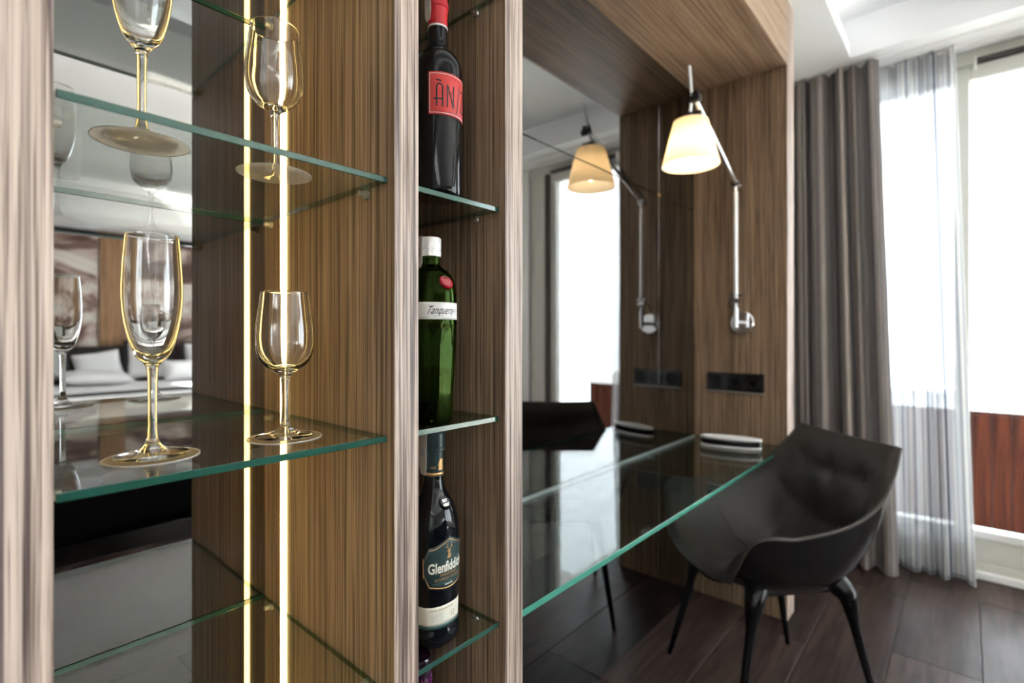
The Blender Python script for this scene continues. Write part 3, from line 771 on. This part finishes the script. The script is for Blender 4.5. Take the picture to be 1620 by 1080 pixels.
bm = bmesh.new(); lathe(bm, [(0, -0.002), (0.0105, -0.002), (0.0108, 0.0), (0.0095, 0.0018), (0.0080, 0.0010), (0, 0.0010)], 32, caps=False)
md = bm_obj('glass_seal', bm, 'whisky_glass', kb, smooth='auto', loc=(0, -0.0262, 0.2125), rot=(math.radians(58), 0, 0))
for s_, yy in (('EST', 0.0030), ('1887', -0.0035)):
    me = text_mesh(s_, 0.0062, offset=0.00015)
    for v in me.vertices: v.co.z = 0.0014
    me_obj('seal_lettering', me, 'chrome', md, loc=(0, yy, 0))
tax_strip(kb, lambda th, z: 0.0176, math.radians(-100), 0.254, 0.318, half=0.0115)

# --- purple bottle on the shelf below
vb = thing('purple_bottle', 'purple quilted-glass bottle on the shelf below the whisky', 'bottle', (0.487, 0.622, TOP[4]))
vp = [(0, 0.004), (0.03, 0.0), (0.036, 0.004), (0.0365, 0.15)] + dense([(0.0365, 0.15), (0.034, 0.18), (0.026, 0.205), (0.0215, 0.23)], 4)[1:] + [(0.0212, 0.318), (0.0195, 0.3235), (0, 0.3245)]
bm = bmesh.new(); lathe(bm, vp[:-4], 48, caps=True); bm_obj('glass_body', bm, 'purple_dark', vb, smooth='auto')
bm = bmesh.new(); lathe(bm, [(0.0208, 0.20), (0.0210, 0.295), (0.0200, 0.300)], 40); nk = bm_obj('neck', bm, 'purple_dark', vb, smooth='auto')
bm = bmesh.new(); dm = 0.0072
for ir in range(13):
    for k in range(18):
        th = 2*PI*(k + 0.5*(ir % 2))/18; z = 0.205+ir*0.0072
        e0 = Vector((math.sin(th), -math.cos(th), 0)); e1 = Vector((math.cos(th), math.sin(th), 0)); cc = e0*0.0208 + Vector((0, 0, z))
        q = [bm.verts.new(cc + e1*0.0034), bm.verts.new(cc + Vector((0, 0, 0.0068))), bm.verts.new(cc - e1*0.0034), bm.verts.new(cc - Vector((0, 0, 0.0068)))]
        tip = bm.verts.new(cc + e0*0.0022)
        for a in range(4): bm.faces.new((q[a], q[(a+1) % 4], tip))
bmesh.ops.recalc_face_normals(bm, faces=bm.faces[:])
qo = bm_obj('quilting', bm, 'purple_glass', vb); qo['kind'] = 'stuff'
bm = bmesh.new(); lathe(bm, [(0.0205, 0.298), (0.0214, 0.2985), (0.0214, 0.318), (0.0195, 0.3225), (0, 0.3235)], 40); bm_obj('cap', bm, 'purple_dark', vb, smooth='auto')

# ================================================================== wall lamp
LY = 0.738
L = thing('wall_lamp', 'chrome swing-arm wall lamp with a glowing parchment shade', 'lamp', (XE, LY, 1.25))
def lt(name, path, r, mat, parent=L, n=14):
    bm = bmesh.new(); tube(bm, path, r, n); return bm_obj(name, bm, mat, parent, smooth='auto')
bm = bmesh.new(); lathe(bm, [(0, 0), (0.052, 0), (0.053, 0.004), (0.050, 0.018), (0.046, 0.022), (0, 0.023)], 48, caps=False)
bm_obj('wall_rose', bm, 'chrome', L, smooth='auto', rot=(0, -PI/2, 0))
ARX = -0.098
lt('bracket', [(-0.02, 0, 0), (ARX, 0, 0)], 0.009, 'chrome')
lt('pivot', [(ARX, 0, -0.022), (ARX, 0, 0.062)], 0.0105, 'chrome')
jt = Vector((ARX, 0.0, 0.092)); el = Vector((ARX, 0, 0.590)); hd = Vector((-0.562, -0.012, 0.785))
bm = bmesh.new(); tube(bm, [jt + Vector((0, -0.016, 0)), jt + Vector((0, 0.016, 0))], 0.013, 18); tube(bm, [(ARX, 0, 0.055), (ARX, 0, 0.092)], 0.006, 10)
kn = bm_obj('lower_joint', bm, 'chrome', L, smooth='auto')
bm = bmesh.new(); tube(bm, [jt + Vector((0.004, -0.022, 0.022)), jt + Vector((0.004, 0.022, 0.022))], 0.008, 14); bm_obj('joint_knob', bm, 'chrome', kn, smooth='auto')
lt('lower_arm', [jt + Vector((0, 0, 0.01)), el - Vector((0, 0, 0.035))], 0.0085, 'aluminium')
bm = bmesh.new(); tube(bm, [el + Vector((0, -0.016, 0)), el + Vector((0, 0.016, 0))], 0.0135, 18); tube(bm, [el - Vector((0, 0, 0.04)), el], 0.0055, 10); tube(bm, [el + Vector((0.012, -0.02, -0.012)), el + Vector((0.012, 0.02, -0.012))], 0.008, 14)
bm_obj('elbow_joint', bm, 'chrome', L, smooth='auto')
lt('upper_arm', [el, hd], 0.0085, 'aluminium')
lt('tension_wire', [el + Vector((0.006, 0.006, 0.022)), hd + Vector((0.01, 0.006, 0.018))], 0.0012, 'dark_metal', n=6)
lt('tension_wire', [jt + Vector((0.016, 0.0, 0.02)), el + Vector((0.016, 0.0, 0.0))], 0.0012, 'dark_metal', n=6)
bm = bmesh.new(); tube(bm, [hd + Vector((0, -0.018, 0.004)), hd + Vector((0, 0.018, 0.004))], 0.014, 18); tube(bm, [hd + Vector((-0.002, -0.012, 0.022)), hd + Vector((-0.002, 0.016, 0.022))], 0.009, 14)
bm_obj('head_joint', bm, 'dark_metal', L, smooth='auto')
sc_ = Vector((-0.556, 0, 0.0))
lt('handle_rod', [Vector((-0.596, -0.004, 0.895)), Vector((-0.564, 0, 0.795)), Vector((-0.556, 0.012, 0.735))], 0.0052, 'aluminium')
bm = bmesh.new(); tube(bm, [(-0.556, 0.008, 0.682), (-0.556, 0.006, 0.745)], [0.019, 0.013], 20); tube(bm, [(-0.556, -0.03, 0.738), (-0.556, 0.0, 0.738)], 0.009, 12)
bm_obj('lamp_socket', bm, 'dark_metal', L, smooth='auto')
zt0, zt1, rt0, rt1 = 0.556, 0.714, 0.100, 0.060
bm = bmesh.new(); lathe(bm, [(rt0, zt0), (rt1, zt1), (rt1-0.001, zt1), (rt0-0.001, zt0), (rt0, zt0)], 64, caps=False); bmesh.ops.remove_doubles(bm, verts=bm.verts[:], dist=1e-6)
sh = bm_obj('lamp_shade', bm, 'parchment', L, smooth='auto', loc=(-0.556, 0.008, 0)); sh['label'] = 'glowing parchment lamp shade'
bm = bmesh.new()
for k in range(3):
    a = 2*PI*k/3; tube(bm, [(0.012*math.cos(a), 0.012*math.sin(a), zt1-0.008), ((rt1-0.001)*math.cos(a), (rt1-0.001)*math.sin(a), zt1-0.004)], 0.0015, 6)
bm_obj('shade_carrier', bm, 'aluminium', sh)
bm = bmesh.new(); bmesh.ops.create_uvsphere(bm, u_segments=20, v_segments=12, radius=0.026); bm_obj('bulb', bm, 'bulb_glow', L, smooth=True, loc=(-0.556, 0.008, 0.655))
ld = bpy.data.lights.new('lamp_light', 'POINT'); ld.energy = 0.95; ld.color = (1.0, 0.86, 0.66); ld.shadow_soft_size = 0.035
lo = bpy.data.objects.new('lamp_light', ld); C.objects.link(lo); lo.parent = L; lo.location = (-0.556, 0.008, 0.62)
lt('cable', spline([(-0.01, 0.01, 0.047), (-0.05, 0.030, 0.055), (-0.085, 0.032, 0.085), (ARX-0.002, 0.010, 0.115)], 5), 0.0028, 'dark_metal', n=8)

# power sockets on the end panel
sk = thing('power_socket', 'black glossy triple power socket plate on the wooden end panel', 'socket', (XE, 0.772, 0.985))
boxo('plate', (-0.010, 0, -0.122, 0.122, -0.042, 0.042), 'socket_plate', sk, bevel=0.003, seg=2)
for k, yy in enumerate((0.079, 0.0, -0.079)):
    md = boxo('socket_module', (-0.014, -0.009, yy-0.028, yy+0.028, -0.028, 0.028), 'black_plastic', sk, bevel=0.003, seg=2)
    bm = bmesh.new(); lathe(bm, [(0.0225, 0.0), (0.0225, 0.0012), (0.0205, 0.0012), (0.018, -0.0005), (0, -0.0005)], 32, caps=False)
    bm_obj('socket_ring', bm, 'black_satin', md, smooth='auto', loc=(-0.0141, yy, 0), rot=(0, -PI/2, 0))
boxo('plate_edge', (-0.0112, -0.004, -0.1225, 0.1225, -0.0435, -0.0405), 'aluminium', sk)

# oval tray on the desk
tr = thing('oval_tray', 'white-rimmed oval black tray on the glass desk', 'tray', (2.195, 0.735, 0.7302), math.radians(14))
def oval(bm, prof, n=56, a=0.034, b=0.118):
    rings = [[bm.verts.new((a*s*math.cos(2*PI*i/n), b*s*math.sin(2*PI*i/n), z)) for i in range(n)] for s, z in prof]
    for p, q in zip(rings, rings[1:]):
        for i in range(n): bm.faces.new((p[i], p[(i+1) % n], q[(i+1) % n], q[i]))
    bm.faces.new(rings[0][::-1]); bm.faces.new(rings[-1])
    bmesh.ops.recalc_face_normals(bm, faces=bm.faces[:]); return bm
bm_obj('base', oval(bmesh.new(), [(0.94, 0), (0.99, 0.003), (1.0, 0.006), (0.97, 0.010)]), 'white_gloss', tr, smooth='auto')
bm_obj('band', oval(bmesh.new(), [(0.95, 0.010), (0.985, 0.016), (0.98, 0.028), (0.945, 0.034)]), 'black_plastic', tr, smooth='auto')
bm_obj('rim', oval(bmesh.new(), [(0.97, 0.034), (1.01, 0.036), (1.015, 0.040), (0.98, 0.044), (0.90, 0.045), (0.86, 0.042), (0.0001, 0.041)]), 'white_gloss', tr, smooth='auto')

# ================================================================== chair
ch = thing('tub_chair', 'black tub chair with buttoned leather seat and slender black legs', 'chair', (1.884, 0.502, 0), math.radians(48.5))
KT = [0, .12, .35, .55, .70, .85, 1.0]
FC = [.285, .20, .06, -.09, -.185, -.235, -.272]
HC = [.445, .452, .425, .425, .52, .69, .85]
FR = [.262, .240, .11, -.04, -.15, -.225, -.278]
WR = [.205, .288, .305, .300, .28, .252, .222]
HR = [.470, .616, .630, .655, .70, .772, .852]
def cr(ts, ys, t):
    i = max(0, min(len(ts)-2, int(np.searchsorted(ts, t, side='right'))-1))
    h = ts[i+1]-ts[i]; s = (t-ts[i])/h
    def slope(k):
        if k == 0: return (ys[1]-ys[0])/(ts[1]-ts[0])
        if k == len(ts)-1: return (ys[-1]-ys[-2])/(ts[-1]-ts[-2])
        return (ys[k+1]-ys[k-1])/(ts[k+1]-ts[k-1])
    m0, m1 = slope(i)*h, slope(i+1)*h
    return (2*s**3-3*s**2+1)*ys[i] + (s**3-2*s**2+s)*m0 + (-2*s**3+3*s**2)*ys[i+1] + (s**3-s**2)*m1
NV, NU = 60, 56
def chair_pt(v, u):
    b_ = abs(u)**2.9
    f = cr(KT, FC, v)*(1-b_) + cr(KT, FR, v)*b_
    h = cr(KT, HC, v)*(1-b_) + cr(KT, HR, v)*b_
    w = cr(KT, WR, v)
    return Vector((u*w, f, h))
Pg = [[chair_pt(i/NV, -1+2*j/NU) for j in range(NU+1)] for i in range(NV+1)]
def gn(P, i, j):
    a = P[min(i+1, NV)][j]-P[max(i-1, 0)][j]; b_ = P[i][min(j+1, NU)]-P[i][max(j-1, 0)]
    return b_.cross(a).normalized()
Nn = [[gn(Pg, i, j) for j in range(NU+1)] for i in range(NV+1)]
if Nn[15][NU//2].z < 0: Nn = [[-n for n in r] for r in Nn]
# inside upholstery with button dips
BT = [(0.88, -0.55), (0.88, 0.55), (0.88, 0.0), (0.74, -0.30), (0.74, 0.30), (0.40, -0.45), (0.40, 0.45), (0.40, 0.0)]
def puff(v, u):
    d = 0.020
    for bv, bu in BT:
        q = ((v-bv)/0.045)**2 + ((u-bu)/0.11)**2
        d -= 0.010*math.exp(-q)
    for sv in (0.74, 0.88, 0.40):
        if abs(u) < 0.8: d -= 0.006*math.exp(-((v-sv)/0.012)**2)
    for su in (-0.45, 0.0, 0.45):
        if 0.40 < v < 0.70: d -= 0.005*math.sin((v-0.40)/0.30*PI)*math.exp(-((u-su)/0.03)**2)
    e = min(1-abs(u), v*1.2, (1-v)*1.2)
    return d*min(1, 0.30+e/0.09)
Ag = [[Pg[i][j] + Nn[i][j]*puff(i/NV, -1+2*j/NU) for j in range(NU+1)] for i in range(NV+1)]
me_obj('upholstery', slab_mesh('upholstery', Ag, Pg), 'chair_leather', ch, smooth='auto')['label'] = 'dark brown buttoned leather upholstery'
def shell_pt(v, u):
    b_ = abs(u)**3.8
    f = cr(KT, FC, v)*(1-b_) + cr(KT, FR, v)*b_
    h = cr(KT, HC, v)*(1-b_) + cr(KT, HR, v)*b_
    k = min(1, (1-abs(u))/0.25, v/0.15, (1-v)/0.15)
    seat = max(0, min(1, (0.66-v)/0.15))
    return Vector((u*cr(KT, WR, v), f - 0.022*k*(1-seat), h - 0.030*k*seat))
Bg = [[shell_pt(i/NV, -1+2*j/NU) - Nn[i][j]*0.005 for j in range(NU+1)] for i in range(NV+1)]
Og = [[Pg[i][j] - Nn[i][j]*0.0005 for j in range(NU+1)] for i in range(NV+1)]
me_obj('shell', slab_mesh('shell', Og, Bg), 'black_plastic', ch, smooth='auto')
rim = [Pg[i][0] for i in range(NV+1)] + [Pg[NV][j] for j in range(1, NU+1)] + [Pg[i][NU] for i in range(NV-1, -1, -1)]
bm = bmesh.new(); tube(bm, rim, 0.0055, 8); bm_obj('piping', bm, 'chair_leather', ch, smooth='auto')
for bv, bu in BT:
    i, j = round(bv*NV), round((bu+1)/2*NU)
    bm = bmesh.new(); bmesh.ops.create_uvsphere(bm, u_segments=12, v_segments=8, radius=0.008)
    n_ = Nn[i][j]
    o = bm_obj('button', bm, 'chair_leather', ch, smooth=True, loc=Ag[i][j] + n_*0.001)
    o.scale = (1, 1, 1)
# under-frame and legs
bm = bmesh.new(); box(bm, -0.14, 0.14, -0.12, 0.14, 0.384, 0.402, bevel=0.008, seg=3); bm_obj('under_frame', bm, 'black_satin', ch, smooth='auto')
for sx, sy in ((-1, 1), (1, 1), (1, -1), (-1, -1)):
    tx_, ty_ = sx*0.175, (0.165 if sy > 0 else -0.14)
    fx_, fy_ = sx*0.225, (0.255 if sy > 0 else -0.225)
    def lp(q): return (tx_+(fx_-tx_)*q, ty_+(fy_-ty_)*q)
    pts = spline([(tx_*0.86, ty_*0.86, 0.425), (*lp(0.0), 0.395), (*lp(0.12), 0.35), (*lp(0.25), 0.29), (*lp(0.6), 0.15), (*lp(1.0), 0.0)], 7)
    rr = [0.0085 + 0.0065*min(1, q.z/0.32) + 0.020*max(0, (q.z-0.30)/0.12)**1.5 for q in pts]
    bm = bmesh.new(); tube(bm, pts, rr, 16); bm_obj('leg', bm, 'black_plastic', ch, smooth='auto')

# ================================================================== curtains
def curtain(name, label, mat, x, yt, yb, amp, waves, seed, ztop=ZC-0.004, fold_var=0.35, xb=0.0):
    rnd = random.Random(seed)
    nu, nz_ = 320, 26
    ph = [rnd.uniform(0, 2*PI) for _ in range(6)]
    P, UV = [], []
    for k in range(nz_+1):
        s = k/nz_; z = ztop*(1-s) + 0.006*s
        ya = yt[0]*(1-s)+yb[0]*s; yc = yt[1]*(1-s)+yb[1]*s
        row = []; uvr = []; L_ = 0; prev = None
        for i in range(nu+1):
            q = i/nu
            w = 2*PI*waves*q + fold_var*1.6*math.sin(2*PI*q*2.3+ph[0]) + 0.9*fold_var*s*math.sin(2*PI*q*3.1+ph[1]+1.2*s)
            am = amp*(0.75 + 0.25*math.sin(2*PI*q*4.3+ph[2]) + 0.25*s)
            xx = x + am*math.sin(w) + 0.35*am*math.sin(2.1*w+ph[3]+s*0.8) + xb*s
            yy = ya + (yc-ya)*q + 0.30*am*math.cos(w+ph[4])
            p_ = Vector((xx, yy, z)); row.append(p_)
            uvr.append(q*abs(yt[1]-yt[0])*2.2 + (0.0 if seed == 3 else 1.93))
        P.append(row); UV.append([(u_, z) for u_ in uvr])
    me = grid_mesh(name, P, UV)
    o = me_obj('cloth', me, mat, None, smooth=True)
    t = thing(name, label, 'curtain', (x, (yt[0]+yt[1])/2, 0))
    o.parent = t; o.matrix_parent_inverse = Matrix.Translation(-Vector(t.location))
    A = P[-1]; bm = bmesh.new(); tube(bm, [p_ + Vector((0, 0, 0.012)) for p_ in A[::3]], 0.0035, 6)
    h = bm_obj('hem', bm, mat, t, smooth=True); h.location = -Vector(t.location)
    return t
curtain('striped_curtain', 'heavy grey and taupe striped curtain beside the wooden end panel', 'drape_cloth', 3.20, (0.90, 0.345), (0.90, 0.262), 0.042, 7, 3, xb=-0.02, fold_var=0.6)
curtain('sheer_curtain', 'sheer white and grey striped curtain in front of the glass door', 'sheer_cloth', 3.32, (0.50, 0.050), (0.50, -0.030), 0.034, 7, 11, fold_var=0.6)
ct = thing('curtain_track', 'white ceiling curtain track above the two curtains', 'curtain track', (3.26, 0, ZC))
for xx in (-0.06, 0.06):
    boxo('rail', (xx-0.008, xx+0.008, -0.75, 0.96, -0.004, 0.0), 'white_gloss', ct)

# ================================================================== bedroom behind, seen in the mirrors
bed = thing('double_bed', 'wide white bed with dark border seen in the smoked mirror', 'bed', (1.72, RY0, 0))
boxo('base', (-1.0, 1.0, 0.14, 2.14, 0.06, 0.36), 'linen', bed, bevel=0.02, seg=2)
boxo('mattress', (-1.02, 1.02, 0.13, 2.16, 0.36, 0.60), 'linen', bed, bevel=0.05, seg=4, smooth=True)
boxo('dark_border', (-1.01, 1.01, 1.62, 1.90, 0.590, 0.608), 'black_trim', bed, bevel=0.004)
for sx in (-0.9, 0.9):
    for sy in (0.25, 2.05):
        bm = bmesh.new(); tube(bm, [(sx, sy, 0), (sx, sy, 0.07)], 0.03, 12); bm_obj('leg', bm, 'black_satin', bed, smooth='auto')
hb = boxo('bed_headboard', (0.37, 3.07, RY0+0.06, RY0+0.115, 0.25, 1.05), 'headboard_wood', None, bevel=0.006); tag(hb, 'wide dark brown headboard fixed behind the white bed', 'headboard')
def pillow(name, label, mat, w, h, th, loc, rot, trim_=None):
    n = 18; A, B = [], []
    for i in range(n+1):
        ra, rb = [], []
        for j in range(n+1):
            a, b_ = -1+2*i/n, -1+2*j/n
            f = ((1-abs(a)**3.2)*(1-abs(b_)**3.2))**0.55
            pin = 1 - 0.06*(1-abs(a))*(abs(b_)**3) - 0.06*(1-abs(b_))*(abs(a)**3)
            wob = 1+0.10*math.sin(3*a+1.3*b_+w*9)
            x_, z_ = a*w/2*pin, b_*h/2*pin
            ra.append((x_, -th/2*f*wob-0.004, z_)); rb.append((x_, th/2*f+0.004, z_))
        A.append(ra); B.append(rb)
    t = thing(name, label, 'pillow', loc)
    me_obj('pillow_case', slab_mesh(name, A, B), mat, t, smooth=True, rot=rot)
    if trim_:
        pth = [(-w/2, 0, -h/2), (w/2, 0, -h/2), (w/2, 0, h/2), (-w/2, 0, h/2), (-w/2, 0, -h/2)]
        bm = bmesh.new()
        box(bm, -w/2-0.045, -w/2+0.004, -0.012, 0.012, -h/2-0.03, h/2+0.03, bevel=0.01, seg=2); box(bm, w/2-0.004, w/2+0.045, -0.012, 0.012, -h/2-0.03, h/2+0.03, bevel=0.01, seg=2)
        box(bm, -w/2, w/2, -0.012, 0.012, -h/2-0.03, -h/2+0.004, bevel=0.01, seg=2); box(bm, -w/2, w/2, -0.012, 0.012, h/2-0.004, h/2+0.03, bevel=0.01, seg=2)
        bm_obj('border', bm, 'black_trim', t, rot=rot)
    return t
RXp = math.radians
pillow('bed_pillow', 'grey pillow with black border leaning on the dark headboard', 'grey_linen', 0.40, 0.42, 0.12, (0.86, RY0+0.33, 0.86), (RXp(10), 0, RXp(-25)), True)
pillow('bed_pillow', 'white pillow with black border standing at the middle of the bed', 'linen', 0.42, 0.46, 0.13, (1.86, RY0+0.30, 0.862), (RXp(8), 0, RXp(14)), True)
pillow('bed_pillow', 'crumpled white pillow propped against the headboard', 'linen', 0.46, 0.34, 0.14, (1.36, RY0+0.26, 0.81), (RXp(12), RXp(-9), 0))
pillow('bed_pillow', 'flat white pillow lying in front of the crumpled pillow', 'linen', 0.66, 0.40, 0.13, (1.28, RY0+0.62, 0.695), (RXp(82), RXp(3), 0))
pillow('bed_pillow', 'long white bolster pillow along the bed', 'linen', 0.74, 0.26, 0.18, (2.32, RY0+0.62, 0.735), (RXp(12), 0, 0))
pillow('bed_pillow', 'white square pillow behind the long bolster', 'linen', 0.40, 0.44, 0.14, (2.48, RY0+0.28, 0.85), (RXp(8), 0, RXp(-4)), True)
# mural and pilasters on that wall
for k, (a, b_) in enumerate(((-2.4, 1.40), (1.68, 3.2))):
    mu = boxo('wall_mural', (a, b_, RY0+0.001, RY0+0.02, 0.95, 2.50), 'mural_print')
    tag(mu, ('wide mural of brown brush strokes above the bed' if k == 0 else 'narrow mural of brown brush strokes past the wooden pilaster'), 'mural')
struct(boxo('trim_1', (1.41, 1.67, RY0, RY0+0.05, 0.0, 2.54), 'wood_pilaster', bevel=0.004))
# sofa behind the camera
so = thing('leather_sofa', 'black leather sofa seen low in the smoked mirror', 'sofa', (0.7, -2.05, 0))
boxo('seat_base', (-1.1, 1.1, -0.42, 0.36, 0.06, 0.28), 'sofa_leather', so, bevel=0.02, seg=2)
for sx in (-0.5, 0.5):
    boxo('seat_cushion', (sx-0.495, sx+0.495, -0.44, 0.22, 0.28, 0.44), 'sofa_leather', so, bevel=0.04, seg=3, smooth=True)
boxo('backrest', (-1.1, 1.1, 0.22, 0.46, 0.10, 0.72), 'sofa_leather', so, bevel=0.06, seg=4, smooth=True)
for sx in (-1.17, 1.17):
    boxo('armrest', (sx-0.10, sx+0.10, -0.44, 0.46, 0.06, 0.58), 'sofa_leather', so, bevel=0.05, seg=4, smooth=True)
for sx in (-1.1, 1.1):
    for sy in (-0.38, 0.40):
        bm = bmesh.new(); tube(bm, [(sx, sy, 0), (sx, sy, 0.07)], 0.022, 12); bm_obj('leg', bm, 'chrome', so, smooth='auto')
rg_ = boxo('bounce_rug', (0.4, 3.3, -4.1, -2.6, 0.0005, 0.018), 'cream_bounce', None, bevel=0.006); tag(rg_, 'unseen cream rug added to bounce sunlight up, between the sofa and the bed', 'rug')  # unseen reflector, added so sunlight bounces up to the ceiling
# recessed spotlights in the dropped beam
for k, xx in enumerate((-0.9, 1.7)):
    sp = thing('ceiling_spotlight', 'small round recessed spotlight in the dropped ceiling beam', 'spotlight', (xx, -1.17, ZC), group='spotlights in the ceiling beam')
    bm = bmesh.new(); lathe(bm, [(0.030, -0.0005), (0.045, -0.0005), (0.045, -0.004), (0.030, -0.006), (0.030, -0.0005)], 32, caps=False); bm_obj('trim_ring', bm, 'aluminium', sp, smooth='auto')
    bm = bmesh.new(); lathe(bm, [(0, -0.0008), (0.029, -0.0008), (0.029, -0.002), (0, -0.002)], 24, caps=False); bm_obj('lamp_face', bm, 'spot_glow', sp)
